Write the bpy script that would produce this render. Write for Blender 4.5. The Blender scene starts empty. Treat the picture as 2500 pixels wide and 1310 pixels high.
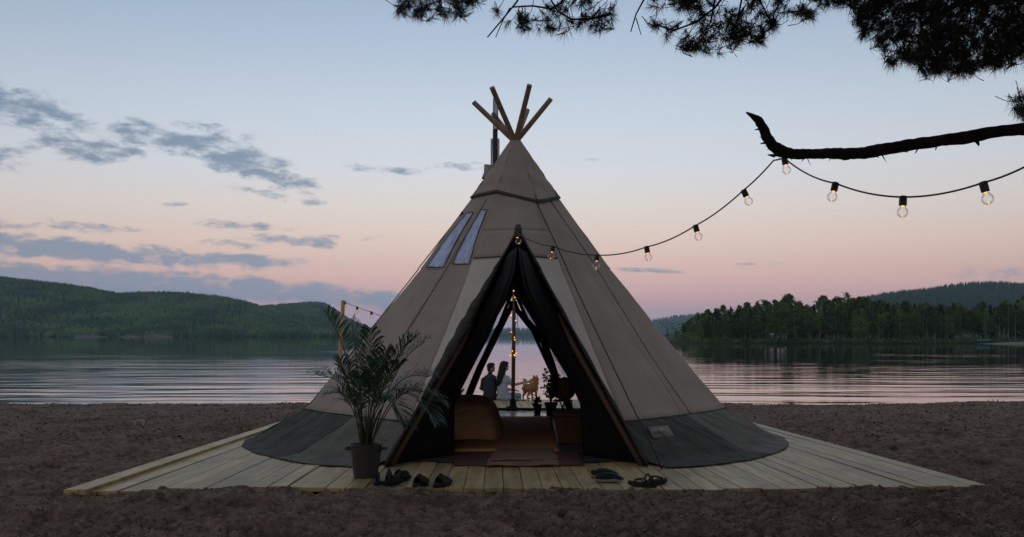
import bpy, bmesh, math, random
import numpy as np
from mathutils import Vector, Matrix, Quaternion
R = math.radians
random.seed(7); rng = np.random.default_rng(7)
scene = bpy.context.scene
COL = scene.collection

# ------------------------------------------------------------------ camera
F, HOR, CAMZ = 2450.0, 818.0, 1.5            # focal length in photo pixels, horizon row, eye height in metres
cam = bpy.data.objects.new('camera', bpy.data.cameras.new('camera'))
COL.objects.link(cam); scene.camera = cam
cam.location = (0, 0, CAMZ); cam.rotation_euler = (R(90), 0, 0)
cam.data.sensor_width = 36; cam.data.lens = F / 2500 * 36
cam.data.shift_y = (HOR - 655) / 2500
cam.data.clip_start = 0.1; cam.data.clip_end = 30000
scene.render.resolution_x, scene.render.resolution_y = 1024, 536

def at(x, y, Y):                              # a point seen at a photo pixel, at depth Y metres
    return Vector(((x - 1250) * Y / F, Y, CAMZ + (HOR - y) * Y / F))
def gnd(x, y, z=0.0):                         # the point of level z seen at a photo pixel
    Y = (CAMZ - z) * F / (y - HOR)
    return Vector(((x - 1250) * Y / F, Y, z))

# ------------------------------------------------------------------ world (dusk sky)
def s2l(c):
    return tuple(((v / 255) / 12.92 if v / 255 <= .04045 else ((v / 255 + .055) / 1.055) ** 2.4) for v in c)
world = bpy.data.worlds.new('World'); scene.world = world; world.use_nodes = True
wt = world.node_tree; wt.nodes.clear()
def wn(t, **kw):
    n = wt.nodes.new(t)
    for k, v in kw.items(): setattr(n, k, v)
    return n
def wl(a, b): wt.links.new(a, b)
def wm(op, a, b=None, c=None, clamp=False):
    n = wn('ShaderNodeMath', operation=op, use_clamp=clamp)
    for i, v in enumerate((a, b, c)):
        if v is None: continue
        if isinstance(v, (int, float)): n.inputs[i].default_value = v
        else: wl(v, n.inputs[i])
    return n.outputs[0]
def wsmooth(v, a, b):
    n = wn('ShaderNodeMapRange', interpolation_type='SMOOTHSTEP'); wl(v, n.inputs[0])
    n.inputs[1].default_value = a; n.inputs[2].default_value = b
    return n.outputs[0]
def wmix(f, a, b):
    n = wn('ShaderNodeMix', data_type='RGBA')
    for s, v in ((n.inputs[0], f), (n.inputs[6], a), (n.inputs[7], b)):
        if isinstance(v, (int, float)): s.default_value = v
        elif isinstance(v, tuple): s.default_value = (*v, 1)
        else: wl(v, s)
    return n.outputs[2]
tc = wn('ShaderNodeTexCoord'); sx = wn('ShaderNodeSeparateXYZ'); wl(tc.outputs['Generated'], sx.inputs[0])
az = wm('ARCTAN2', sx.outputs[0], sx.outputs[1])
hyp = wm('SQRT', wm('ADD', wm('MULTIPLY', sx.outputs[0], sx.outputs[0]), wm('MULTIPLY', sx.outputs[1], sx.outputs[1])))
el = wm('ARCTAN2', sx.outputs[2], hyp)
ramp = wn('ShaderNodeValToRGB'); t01 = wm('DIVIDE', el, R(60), clamp=True); wl(t01, ramp.inputs[0])
stops = [(0, (158, 160, 178)), (.9, (168, 160, 174)), (1.9, (186, 163, 170)), (3.3, (206, 178, 175)), (5.2, (217, 197, 189)),
         (7.2, (217, 209, 206)), (9.2, (210, 213, 220)), (12.2, (197, 208, 221)), (15.5, (179, 195, 214)),
         (19, (160, 179, 203)), (32, (163, 177, 192)), (60, (160, 172, 184))]
cr = ramp.color_ramp
while len(cr.elements) < len(stops): cr.elements.new(.5)
HAZE_D, HAZE_TOP, HAZE_LEN = .00011, 175.0, 6600.0
for e, (d, c) in zip(cr.elements, stops):     # the sky shines through the haze, so it is that much stronger behind it
    T = math.exp(-HAZE_D * min(HAZE_LEN, HAZE_TOP / math.sin(R(max(d, .5)))))
    e.position = d / 60; e.color = (*[(v - (1 - T) * i) / T for v, i in zip(s2l(c), (.24, .27, .30))], 1)
# clouds: elongated banks in azimuth / elevation, broken up by noise
cxy = wn('ShaderNodeCombineXYZ'); wl(az, cxy.inputs[0]); wl(el, cxy.inputs[1])
nvec = wn('ShaderNodeMapping'); wl(cxy.outputs[0], nvec.inputs[0]); nvec.inputs['Scale'].default_value = (34, 85, 1)
ns = wn('ShaderNodeTexNoise'); wl(nvec.outputs[0], ns.inputs['Vector']); ns.inputs['Scale'].default_value = 1
ns.inputs['Detail'].default_value = 9; ns.inputs['Roughness'].default_value = .62; ns.inputs['Distortion'].default_value = .15
banks = [(50, 262, 170, 48, 14, 1.2), (205, 362, 150, 34, 2, 1.05), (430, 345, 170, 36, 6, 1.1), (590, 396, 190, 44, 18, 1.3), (510, 318, 90, 18, 2, 1.0), (640, 470, 110, 14, 12, .8),
         (500, 320, 120, 20, 5, .8), (930, 413, 110, 13, 3, .8), (1110, 405, 110, 13, 0, .8), (180, 553, 150, 14, 3, .95),
         (590, 551, 150, 13, 2, .9), (730, 588, 160, 17, 4, .9), (560, 597, 90, 12, 4, .8), (0, 550, 60, 14, 2, .9),
         (150, 610, 420, 28, 3, 1.6), (520, 632, 260, 16, 2, 1.4), (300, 690, 620, 30, 4, 1.7), (640, 706, 520, 30, 5, 1.6),
         (430, 500, 34, 7, 0, .9), (755, 497, 46, 9, -4, .9), (335, 295, 40, 10, 20, .85), (10, 390, 60, 34, 0, .8),
         (1570, 660, 110, 6, 2, .85), (1840, 645, 70, 4, 0, .75), (900, 745, 330, 18, 2, .8), (850, 580, 80, 10, 0, .7),
         (1480, 390, 60, 6, 0, .6), (3000, 640, 500, 30, 0, 1), (-700, 520, 420, 60, 8, 1)]
mask = None
for (x, y, rx, ry, tilt, amp) in banks:
    a0 = math.atan((x - 1250) / F); e0 = math.atan((HOR - y) / F * math.cos(a0))
    mp = wn('ShaderNodeMapping', vector_type='TEXTURE'); wl(cxy.outputs[0], mp.inputs[0])
    mp.inputs['Location'].default_value = (a0, e0, 0); mp.inputs['Rotation'].default_value = (0, 0, R(-tilt))
    mp.inputs['Scale'].default_value = (rx / F, ry / F, 1)
    ln = wn('ShaderNodeVectorMath', operation='LENGTH'); wl(mp.outputs[0], ln.inputs[0])
    mr = wn('ShaderNodeMapRange', interpolation_type='SMOOTHSTEP'); wl(ln.outputs['Value'], mr.inputs[0])
    mr.inputs[1].default_value = 0.15; mr.inputs[2].default_value = 1.5; mr.inputs[3].default_value = amp; mr.inputs[4].default_value = 0
    mask = mr.outputs[0] if mask is None else wm('MAXIMUM', mask, mr.outputs[0])
dens = wsmooth(wm('ADD', mask, wm('MULTIPLY', wm('SUBTRACT', ns.outputs[0], .50), 4.6)), .22, 1.45)
dens = wm('MULTIPLY', wm('MULTIPLY', dens, wsmooth(mask, .05, .55)), .86)
ccol = wmix(wsmooth(el, R(1), R(10)), s2l((138, 156, 183)), s2l((118, 140, 166)))
skycol = wmix(dens, ramp.outputs[0], ccol)
# the afterglow side (towards the lake) is brighter than the sky behind the beach
glow = wm('POWER', wm('MULTIPLY_ADD', wm('COSINE', wm('ADD', az, .02)), .5, .5), 7)
glow = wm('MULTIPLY_ADD', glow, .36, .64)
sg = wn('ShaderNodeMix', data_type='RGBA', blend_type='MULTIPLY'); sg.inputs[0].default_value = 1
wl(skycol, sg.inputs[6]); wl(glow, sg.inputs[7])
nish = wn('ShaderNodeTexSky', sky_type='NISHITA', sun_disc=False, sun_elevation=R(1.5), sun_rotation=R(200))
bg1 = wn('ShaderNodeBackground'); wl(sg.outputs[2], bg1.inputs[0]); bg1.inputs[1].default_value = 1.02
bg2 = wn('ShaderNodeBackground'); wl(nish.outputs[0], bg2.inputs[0]); bg2.inputs[1].default_value = .012
ad = wn('ShaderNodeAddShader'); wl(bg1.outputs[0], ad.inputs[0]); wl(bg2.outputs[0], ad.inputs[1])
wo = wn('ShaderNodeOutputWorld'); wl(ad.outputs[0], wo.inputs[0])

sun = bpy.data.objects.new('sun', bpy.data.lights.new('sun', 'SUN')); COL.objects.link(sun)
sun.data.energy = .06; sun.data.angle = R(40); sun.data.color = (1, .86, .78)
sun.rotation_euler = (R(55), 0, R(-30))

vs = scene.view_settings
vs.view_transform = 'Standard'; vs.look = 'None'; vs.exposure = 0; vs.gamma = 1; vs.use_curve_mapping = False
scene.render.engine = 'CYCLES'
cy = scene.cycles
cy.use_denoising = True; cy.max_bounces = 8; cy.diffuse_bounces = 3; cy.glossy_bounces = 3; cy.transmission_bounces = 6
cy.transparent_max_bounces = 12; cy.volume_bounces = 0; cy.sample_clamp_indirect = 4; cy.caustics_reflective = False; cy.caustics_refractive = False

# ------------------------------------------------------------------ helpers
def setprops(o, label=None, cat=None, group=None, kind=None):
    for k, v in (('label', label), ('category', cat), ('group', group), ('kind', kind)):
        if v: o[k] = v
    return o
def empty(name, loc=(0, 0, 0), label=None, cat=None, group=None):
    o = bpy.data.objects.new(name, None); COL.objects.link(o); o.location = loc; o.empty_display_size = .1
    return setprops(o, label, cat, group)
def link(name, me, parent=None, mat=None):
    o = bpy.data.objects.new(name, me); COL.objects.link(o)
    if mat is not None and not me.materials:
        for m in (mat if isinstance(mat, (list, tuple)) else [mat]): me.materials.append(m)
    if parent is not None:
        o.parent = parent                      # children keep world coordinates of their mesh
        o.matrix_parent_inverse = Matrix.Translation(-parent.location) if parent.parent is None else Matrix.Identity(4)
        if parent.parent is not None: o.matrix_parent_inverse = Matrix.Identity(4)
    return o
class MB:
    def __init__(s): s.v = []; s.f = []
    def add(s, vs_, fs):
        b = len(s.v); s.v += [tuple(p) for p in vs_]; s.f += [tuple(i + b for i in q) for q in fs]; return s
    def grid(s, P, closed_u=False):            # P[i][j] rows of points
        n, m = len(P), len(P[0]); fs = []
        for i in range(n - 1):
            for j in range(m if closed_u else m - 1):
                k = (j + 1) % m
                fs.append((i * m + j, i * m + k, (i + 1) * m + k, (i + 1) * m + j))
        return s.add([p for r_ in P for p in r_], fs)
    def box(s, c, d, rot=None):
        c = Vector(c); h = Vector(d) / 2
        vs_ = [Vector((x * h.x, y * h.y, z * h.z)) for x in (-1, 1) for y in (-1, 1) for z in (-1, 1)]
        if rot is not None: vs_ = [rot @ v for v in vs_]
        return s.add([c + v for v in vs_], [(0, 1, 3, 2), (4, 6, 7, 5), (0, 4, 5, 1), (2, 3, 7, 6), (0, 2, 6, 4), (1, 5, 7, 3)])
    def hexa(s, q, z0, z1):                    # footprint of four points, from z0 to z1
        vs_ = [(p[0], p[1], z0) for p in q] + [(p[0], p[1], z1) for p in q]
        return s.add(vs_, [(3, 2, 1, 0), (4, 5, 6, 7), (0, 1, 5, 4), (1, 2, 6, 5), (2, 3, 7, 6), (3, 0, 4, 7)])
    def tube(s, pts, rad, n=8, cap=True, jit=0):
        pts = [Vector(p) for p in pts]; m = len(pts)
        if not isinstance(rad, (list, tuple)): rad = [rad] * m
        rows = []; up = None
        for i, p in enumerate(pts):
            d = (pts[min(i + 1, m - 1)] - pts[max(i - 1, 0)]).normalized()
            if up is None:
                a = Vector((0, 0, 1)) if abs(d.z) < .9 else Vector((1, 0, 0)); up = d.cross(a).normalized()
            u = (up - d * up.dot(d)); u = u.normalized() if u.length > 1e-6 else d.orthogonal().normalized(); up = u; w = d.cross(u)
            rows.append([p + (u * math.cos(2 * math.pi * k / n) + w * math.sin(2 * math.pi * k / n)) * rad[i] * (1 + random.uniform(-jit, jit)) for k in range(n)])
        b = len(s.v); s.grid(rows, True)
        if cap:
            s.f.append(tuple(b + k for k in range(n))[::-1]); s.f.append(tuple(b + (m - 1) * n + k for k in range(n)))
        return s
    def lathe(s, prof, c=(0, 0, 0), n=24, M=None):   # prof: (radius, height) pairs
        rows = []
        for r_, z in prof:
            row = [Vector((r_ * math.cos(2 * math.pi * k / n), r_ * math.sin(2 * math.pi * k / n), z)) for k in range(n)]
            if M is not None: row = [M @ p for p in row]
            rows.append([p + Vector(c) for p in row])
        b = len(s.v); s.grid(rows, True)
        s.f.append(tuple(b + k for k in range(n))[::-1]); s.f.append(tuple(b + (len(prof) - 1) * n + k for k in range(n)))
        return s
    def ball(s, c, r_, seg=12, rings=8, M=None):
        r_ = (r_, r_, r_) if isinstance(r_, (int, float)) else r_
        rows = []
        for i in range(rings + 1):
            t = math.pi * (i + .02 if i == 0 else (i - .02 if i == rings else i)) / rings
            row = [Vector((r_[0] * math.sin(t) * math.cos(2 * math.pi * k / seg), r_[1] * math.sin(t) * math.sin(2 * math.pi * k / seg), r_[2] * math.cos(t))) for k in range(seg)]
            if M is not None: row = [M @ p for p in row]
            rows.append([p + Vector(c) for p in row][::-1])
        b = len(s.v); s.grid(rows, True)
        s.f.append(tuple(b + k for k in range(seg))[::-1]); s.f.append(tuple(b + rings * seg + k for k in range(seg)))
        return s
    def mesh(s, name='mesh', smooth=True):
        me = bpy.data.meshes.new(name); me.from_pydata(s.v, [], s.f); me.update()
        if smooth: me.polygons.foreach_set('use_smooth', [True] * len(me.polygons))
        return me
    def build(s, name, mat, parent=None, smooth=True, auto=None):
        o = link(name, s.mesh(name, smooth), parent, mat)
        if auto: o.data.set_sharp_from_angle(angle=R(auto))
        return o
def np_mesh(name, V, Fq, smooth=True):
    me = bpy.data.meshes.new(name); V = np.asarray(V, np.float32); Fq = np.asarray(Fq, np.int32); k = Fq.shape[1]
    me.vertices.add(len(V)); me.vertices.foreach_set('co', V.ravel())
    me.loops.add(Fq.size); me.loops.foreach_set('vertex_index', Fq.ravel())
    me.polygons.add(len(Fq)); me.polygons.foreach_set('loop_start', np.arange(len(Fq), dtype=np.int32) * k)
    me.polygons.foreach_set('loop_total', np.full(len(Fq), k, np.int32))
    me.polygons.foreach_set('use_smooth', np.full(len(Fq), smooth))
    me.update(calc_edges=True); me.validate(); return me
def pn(x, y, seed=0):                          # 2-D gradient noise, about -1..1
    x = np.asarray(x, float); y = np.asarray(y, float)
    xi = np.floor(x).astype(np.int64); yi = np.floor(y).astype(np.int64); fx = x - xi; fy = y - yi
    def g(i, j, dx, dy):
        h = (i * 374761393 + j * 668265263 + seed * 974711) & 0x7fffffff
        h = ((h ^ (h >> 13)) * 1274126177) & 0x7fffffff
        a = (h % 3600) / 3600 * 2 * np.pi
        return np.cos(a) * dx + np.sin(a) * dy
    u = fx * fx * fx * (fx * (fx * 6 - 15) + 10); v = fy * fy * fy * (fy * (fy * 6 - 15) + 10)
    a = g(xi, yi, fx, fy) * (1 - u) + g(xi + 1, yi, fx - 1, fy) * u
    b = g(xi, yi + 1, fx, fy - 1) * (1 - u) + g(xi + 1, yi + 1, fx - 1, fy - 1) * u
    return (a * (1 - v) + b * v) * 1.5
def pnf(x, y, seed=0): return float(pn(np.array([x]), np.array([y]), seed)[0])

def pmat(name, c, c2=None, scale=5, stretch=(1, 1, 1), rough=.7, bump=0, bscale=20, bstretch=None, metallic=0, spec=.4, rand=0, detail=4,
         contrast=(.35, .65), sheen=0, trans=0, alpha=1, coords='Object'):
    m = bpy.data.materials.new(name); m.use_nodes = True; t = m.node_tree; b = t.nodes['Principled BSDF']
    b.inputs['Base Color'].default_value = (*c, 1); b.inputs['Roughness'].default_value = rough
    b.inputs['Metallic'].default_value = metallic; b.inputs['Specular IOR Level'].default_value = spec
    if sheen: b.inputs['Sheen Weight'].default_value = sheen
    if trans: b.inputs['Transmission Weight'].default_value = trans
    if alpha < 1: b.inputs['Alpha'].default_value = alpha
    tcn = t.nodes.new('ShaderNodeTexCoord'); out = None
    if c2 is not None:
        mp = t.nodes.new('ShaderNodeMapping'); mp.inputs['Scale'].default_value = stretch; t.links.new(tcn.outputs[coords], mp.inputs[0])
        vec = mp.outputs[0]
        if rand:
            oi = t.nodes.new('ShaderNodeObjectInfo'); va = t.nodes.new('ShaderNodeVectorMath'); va.operation = 'MULTIPLY_ADD'
            cb = t.nodes.new('ShaderNodeCombineXYZ')
            for k in range(3): t.links.new(oi.outputs['Random'], cb.inputs[k])
            t.links.new(cb.outputs[0], va.inputs[0]); va.inputs[1].default_value = (37, 53, 19); t.links.new(vec, va.inputs[2]); vec = va.outputs[0]
        nz = t.nodes.new('ShaderNodeTexNoise'); nz.inputs['Scale'].default_value = scale; nz.inputs['Detail'].default_value = detail; nz.inputs['Roughness'].default_value = .6
        t.links.new(vec, nz.inputs['Vector'])
        mr = t.nodes.new('ShaderNodeMapRange'); mr.inputs[1].default_value = contrast[0]; mr.inputs[2].default_value = contrast[1]; t.links.new(nz.outputs[0], mr.inputs[0])
        mx = t.nodes.new('ShaderNodeMix'); mx.data_type = 'RGBA'; mx.inputs[6].default_value = (*c, 1); mx.inputs[7].default_value = (*c2, 1)
        t.links.new(mr.outputs[0], mx.inputs[0]); out = mx.outputs[2]
        if rand:
            hs = t.nodes.new('ShaderNodeHueSaturation'); mr2 = t.nodes.new('ShaderNodeMapRange'); mr2.inputs[3].default_value = 1 - rand; mr2.inputs[4].default_value = 1 + rand
            t.links.new(oi.outputs['Random'], mr2.inputs[0]); t.links.new(mr2.outputs[0], hs.inputs['Value']); t.links.new(out, hs.inputs['Color']); out = hs.outputs[0]
        t.links.new(out, b.inputs['Base Color'])
    if bump:
        mp2 = t.nodes.new('ShaderNodeMapping'); mp2.inputs['Scale'].default_value = bstretch or (1, 1, 1); t.links.new(tcn.outputs[coords], mp2.inputs[0])
        n2 = t.nodes.new('ShaderNodeTexNoise'); n2.inputs['Scale'].default_value = bscale; n2.inputs['Detail'].default_value = 4; t.links.new(mp2.outputs[0], n2.inputs['Vector'])
        bp = t.nodes.new('ShaderNodeBump'); bp.inputs['Strength'].default_value = 1; bp.inputs['Distance'].default_value = bump
        t.links.new(n2.outputs[0], bp.inputs['Height']); t.links.new(bp.outputs[0], b.inputs['Normal'])
    return m
def emat(name, c, strength):
    m = bpy.data.materials.new(name); m.use_nodes = True; b = m.node_tree.nodes['Principled BSDF']
    b.inputs['Base Color'].default_value = (*c, 1); b.inputs['Emission Color'].default_value = (*c, 1); b.inputs['Emission Strength'].default_value = strength
    return m
def glassmat(name, tint=(1, 1, 1), gloss=.12, rough=.03):
    m = bpy.data.materials.new(name); m.use_nodes = True; t = m.node_tree; t.nodes.clear()
    o = t.nodes.new('ShaderNodeOutputMaterial'); mx = t.nodes.new('ShaderNodeMixShader'); tr = t.nodes.new('ShaderNodeBsdfTransparent'); gl = t.nodes.new('ShaderNodeBsdfGlossy')
    fr = t.nodes.new('ShaderNodeFresnel'); fr.inputs[0].default_value = 1.5
    ma = t.nodes.new('ShaderNodeMath'); ma.operation = 'MULTIPLY_ADD'; ma.inputs[1].default_value = .45; ma.inputs[2].default_value = gloss * .25; t.links.new(fr.outputs[0], ma.inputs[0])
    tr.inputs[0].default_value = (*tint, 1); gl.inputs['Roughness'].default_value = rough
    t.links.new(ma.outputs[0], mx.inputs[0]); t.links.new(tr.outputs[0], mx.inputs[1]); t.links.new(gl.outputs[0], mx.inputs[2]); t.links.new(mx.outputs[0], o.inputs[0])
    return m

M = {}
M['sand'] = pmat('sand', (.066, .041, .030), (.345, .232, .185), scale=7, rough=.95, bump=.05, bscale=26, spec=.1, detail=14, contrast=(.33, .62))
def soil_patches(m):                              # darker, needle-strewn soil in broad patches
    t = m.node_tree; b = t.nodes['Principled BSDF']; src = b.inputs['Base Color'].links[0].from_socket; tcn = t.nodes.new('ShaderNodeTexCoord')
    n = t.nodes.new('ShaderNodeTexNoise'); n.inputs['Scale'].default_value = .75; n.inputs['Detail'].default_value = 8; n.inputs['Roughness'].default_value = .7; t.links.new(tcn.outputs['Object'], n.inputs['Vector'])
    r_ = t.nodes.new('ShaderNodeMapRange'); r_.inputs[1].default_value = .48; r_.inputs[2].default_value = .66; r_.inputs[4].default_value = .7; t.links.new(n.outputs[0], r_.inputs[0])
    x = t.nodes.new('ShaderNodeMix'); x.data_type = 'RGBA'; x.inputs[7].default_value = (.075, .045, .032, 1); t.links.new(r_.outputs[0], x.inputs[0]); t.links.new(src, x.inputs[6]); t.links.new(x.outputs[2], b.inputs['Base Color'])
soil_patches(M['sand'])
for _n in M['sand'].node_tree.nodes:
    if _n.bl_idname == 'ShaderNodeTexNoise': _n.inputs['Roughness'].default_value = .76
M['wood'] = pmat('deck_wood', (.270, .178, .072), (.44, .312, .140), scale=1.6, stretch=(9, .7, 1), rough=.50, bump=.003, bscale=6, bstretch=(14, .8, 1), rand=.24, spec=.42, detail=6)
def dirty_wood(m):
    t = m.node_tree; b = t.nodes['Principled BSDF']; src = b.inputs['Base Color'].links[0].from_socket; tcn = t.nodes.new('ShaderNodeTexCoord')
    def blot(scale, lo, hi, col, amt, stretch=(1, 1, 1)):
        nonlocal src
        mp = t.nodes.new('ShaderNodeMapping'); mp.inputs['Scale'].default_value = stretch; t.links.new(tcn.outputs['Object'], mp.inputs[0])
        n = t.nodes.new('ShaderNodeTexNoise'); n.inputs['Scale'].default_value = scale; n.inputs['Detail'].default_value = 8; n.inputs['Roughness'].default_value = .65; t.links.new(mp.outputs[0], n.inputs['Vector'])
        r_ = t.nodes.new('ShaderNodeMapRange'); r_.inputs[1].default_value = lo; r_.inputs[2].default_value = hi; r_.inputs[4].default_value = amt; t.links.new(n.outputs[0], r_.inputs[0])
        x = t.nodes.new('ShaderNodeMix'); x.data_type = 'RGBA'; x.inputs[7].default_value = (*col, 1); t.links.new(r_.outputs[0], x.inputs[0]); t.links.new(src, x.inputs[6]); src = x.outputs[2]
    blot(1.3, .50, .72, (.12, .075, .042), .7)                 # trodden sand and damp
    blot(9, .62, .72, (.06, .033, .016), .8, (1, .35, 1))       # knots
    blot(5, .56, .66, (.24, .23, .13), .5, (3, .4, 1))         # greenish treatment streaks
    t.links.new(src, b.inputs['Base Color'])
dirty_wood(M['wood'])
M['pole'] = pmat('pole_wood', (.175, .108, .066), (.29, .185, .12), scale=3, stretch=(6, 6, .8), rough=.55, bump=.004, bscale=8, bstretch=(6, 6, .6))
M['pole_dark'] = pmat('door_pole_wood', (.055, .028, .014), (.085, .044, .022), scale=3, stretch=(6, 6, .8), rough=.6)
M['post'] = pmat('post_wood', (.42, .24, .08), (.52, .32, .12), scale=3, stretch=(8, 8, .8), rough=.6)
M['canvas'] = pmat('canvas', (.262, .212, .170), (.355, .292, .240), scale=1.4, rough=.9, bump=.055, bscale=2.8, bstretch=(1, 1, .35), spec=.15, detail=7, contrast=(.25, .75))
M['canvas_cap'] = pmat('canvas_cap', (.285, .235, .19), (.33, .275, .225), scale=2.5, rough=.9, bump=.02, bscale=3.5, spec=.15)
M['canvas_light'] = pmat('canvas_light', (.44, .385, .33), (.52, .455, .39), scale=1.4, rough=.9, bump=.008, bscale=2, spec=.15)
M['skirt_dark'] = pmat('skirt_dark', (.046, .044, .036), (.066, .063, .052), scale=3, rough=.85, bump=.09, bscale=3.2, bstretch=(1, 1, 2.5), spec=.2)
M['skirt_mid'] = pmat('skirt_mid', (.098, .092, .074), (.132, .124, .10), scale=3, rough=.85, bump=.09, bscale=3.2, bstretch=(1, 1, 2.5), spec=.2)
M['hem'] = pmat('hem', (.03, .028, .024), rough=.9)
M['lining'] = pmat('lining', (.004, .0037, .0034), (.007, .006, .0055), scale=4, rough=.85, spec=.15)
M['seam'] = pmat('seam', (.045, .045, .04), rough=.9)
M['rope'] = pmat('rope', (.02, .02, .02), rough=.8)
M['vinyl'] = pmat('window_vinyl', (.27, .30, .47), (.42, .46, .66), scale=5, stretch=(2, 2, .7), rough=.18, bump=.06, bscale=4, bstretch=(2, 2, .5), spec=.8)  # pale blue of reflected and transmitted sky is put into the colour
M['black_metal'] = pmat('black_metal', (.012, .012, .014), rough=.45, spec=.5)
M['steel'] = pmat('steel_mesh', (.13, .14, .16), rough=.4, metallic=.9)
M['black_plastic'] = pmat('black_plastic', (.012, .012, .013), rough=.4)
M['bark'] = pmat('bark', (.012, .010, .0085), (.028, .022, .017), scale=6, stretch=(1, 1, .4), rough=.95, bump=.03, bscale=9, spec=.1)
M['needle'] = pmat('pine_needles', (.018, .024, .014), (.03, .04, .02), scale=3, rough=.7, spec=.2)
M['glass'] = glassmat('bulb_glass')
M['glow_glint'] = emat('glow_glint', (1, .36, .06), 2.2)
M['fairy'] = emat('fairy_glow', (1, .38, .05), 4.5)

# ------------------------------------------------------------------ large structure: water, beach, hills
WZ = -.45
def water_mat():
    m = bpy.data.materials.new('lake_water'); m.use_nodes = True; t = m.node_tree; b = t.nodes['Principled BSDF']
    b.inputs['Base Color'].default_value = (.020, .030, .032, 1); b.inputs['Roughness'].default_value = .02; b.inputs['IOR'].default_value = 1.5
    tcn = t.nodes.new('ShaderNodeTexCoord')
    def L(a, c): t.links.new(a, c)
    def noise(sc, detail, dist=0):
        mp = t.nodes.new('ShaderNodeMapping'); mp.inputs['Scale'].default_value = sc; L(tcn.outputs['Object'], mp.inputs[0])
        n = t.nodes.new('ShaderNodeTexNoise'); n.inputs['Scale'].default_value = 1; n.inputs['Detail'].default_value = detail; n.inputs['Distortion'].default_value = dist; L(mp.outputs[0], n.inputs['Vector'])
        return n.outputs[0]
    def mth(op, a, c, d=None):
        n = t.nodes.new('ShaderNodeMath'); n.operation = op
        for i, v in enumerate((a, c, d)):
            if v is None: continue
            if isinstance(v, (int, float)): n.inputs[i].default_value = v
            else: L(v, n.inputs[i])
        return n.outputs[0]
    big = noise((.11, .42, 1), 1.5, .6); mid = noise((.12, 1.3, 1), 2); fine = noise((.6, 4.5, 1), 2)
    patch = noise((.022, .055, 1), 2)
    h = mth('ADD', mth('MULTIPLY', big, .066), mth('ADD', mth('MULTIPLY', mid, .021), mth('MULTIPLY', fine, .0012)))
    sp = t.nodes.new('ShaderNodeSeparateXYZ'); L(tcn.outputs['Object'], sp.inputs[0])
    mr = t.nodes.new('ShaderNodeMapRange'); mr.interpolation_type = 'SMOOTHSTEP'; mr.inputs[1].default_value = 30; mr.inputs[2].default_value = 190; mr.inputs[3].default_value = 1; mr.inputs[4].default_value = .09; L(sp.outputs[1], mr.inputs[0])
    pr = t.nodes.new('ShaderNodeMapRange'); pr.inputs[1].default_value = .35; pr.inputs[2].default_value = .65; pr.inputs[3].default_value = .25; pr.inputs[4].default_value = 1.25; L(patch, pr.inputs[0])
    bp = t.nodes.new('ShaderNodeBump'); bp.inputs['Strength'].default_value = 1
    L(mth('MULTIPLY', mr.outputs[0], pr.outputs[0]), bp.inputs['Distance']); L(h, bp.inputs['Height']); L(bp.outputs[0], b.inputs['Normal'])
    return m
xs = [-9000, -200, -60, 0, 60, 200, 9000]; ys = [24, 60, 200, 1000, 14000]
o = MB().grid([[(x, y, WZ) for x in xs] for y in ys]).build('lake_water', water_mat()); o['kind'] = 'structure'

def front_y(x):                                # front edge of the deck, by world x
    px = 1250 + x * F / 9.9
    yp = np.interp(px, [150, 400, 700, 1200, 1500, 1900, 2400], [1203, 1192, 1187, 1190, 1193, 1190, 1184])
    return CAMZ * F / (yp - HOR)
def deck_l(Y): return -4.20 + .039 * (Y - 9.7)
def deck_r(Y): return 4.80 - .0855 * (Y - 10.0)
def sand_base(X, Y):
    z = np.interp(Y, [-5, 9, 10.3, 12, 20, 25.2, 26.6, 28.2, 34, 60, 200], [-.02, -.03, -.045, -.09, -.16, -.26, -.31, -.47, -.9, -1.8, -3])
    edge = 1.6 * pn(X * .11 + 3.1, Y * 0 + .5, 4) + .35 * pn(X * .6, Y * 0 + 1.5, 5) - np.clip(X - 9, 0, 40) * .12
    z2 = np.interp(Y + edge, [-5, 9, 10.3, 12, 20, 25.2, 26.6, 28.2, 34, 60, 200], [-.02, -.03, -.045, -.09, -.16, -.26, -.31, -.47, -.9, -1.8, -3])
    w = np.clip((Y - 15) / 8, 0, 1)
    return z * (1 - w) + z2 * w
def make_prints():
    rd = random.Random(21); out = []
    for x, y, a, n_, st in ((-3.6, 7.6, .15, 9, .62), (-1.6, 7.4, -1.2, 6, .6), (.4, 7.5, .9, 5, .6), (2.6, 7.6, 1.0, 6, .64), (-6.0, 10, .1, 14, .66), (-5.4, 12.5, .25, 12, .66), (-7.5, 9.0, .5, 12, .7), (6.2, 11, -.15, 14, .68), (8.2, 12, -.2, 12, .7), (-4.6, 8.3, 1.3, 8, .6), (1.2, 8.9, 1.5, 7, .6), (-2.6, 9.2, 1.6, 6, .6)):
        for k in range(n_):
            s_ = 1 if k % 2 else -1
            out.append((x + math.sin(a) * st * k + math.cos(a) * .12 * s_ + rd.uniform(-.08, .08), y + math.cos(a) * st * k - math.sin(a) * .12 * s_ + rd.uniform(-.08, .08), a + rd.uniform(-.3, .3), rd.uniform(.025, .05)))
    for k in range(140):
        y = 7.3 + 14 * rd.random() ** 1.4; out.append((rd.uniform(-.58, .58) * y, y, rd.random() * 6.28, rd.uniform(.018, .045)))
    return out
PRINTS = make_prints()
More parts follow.
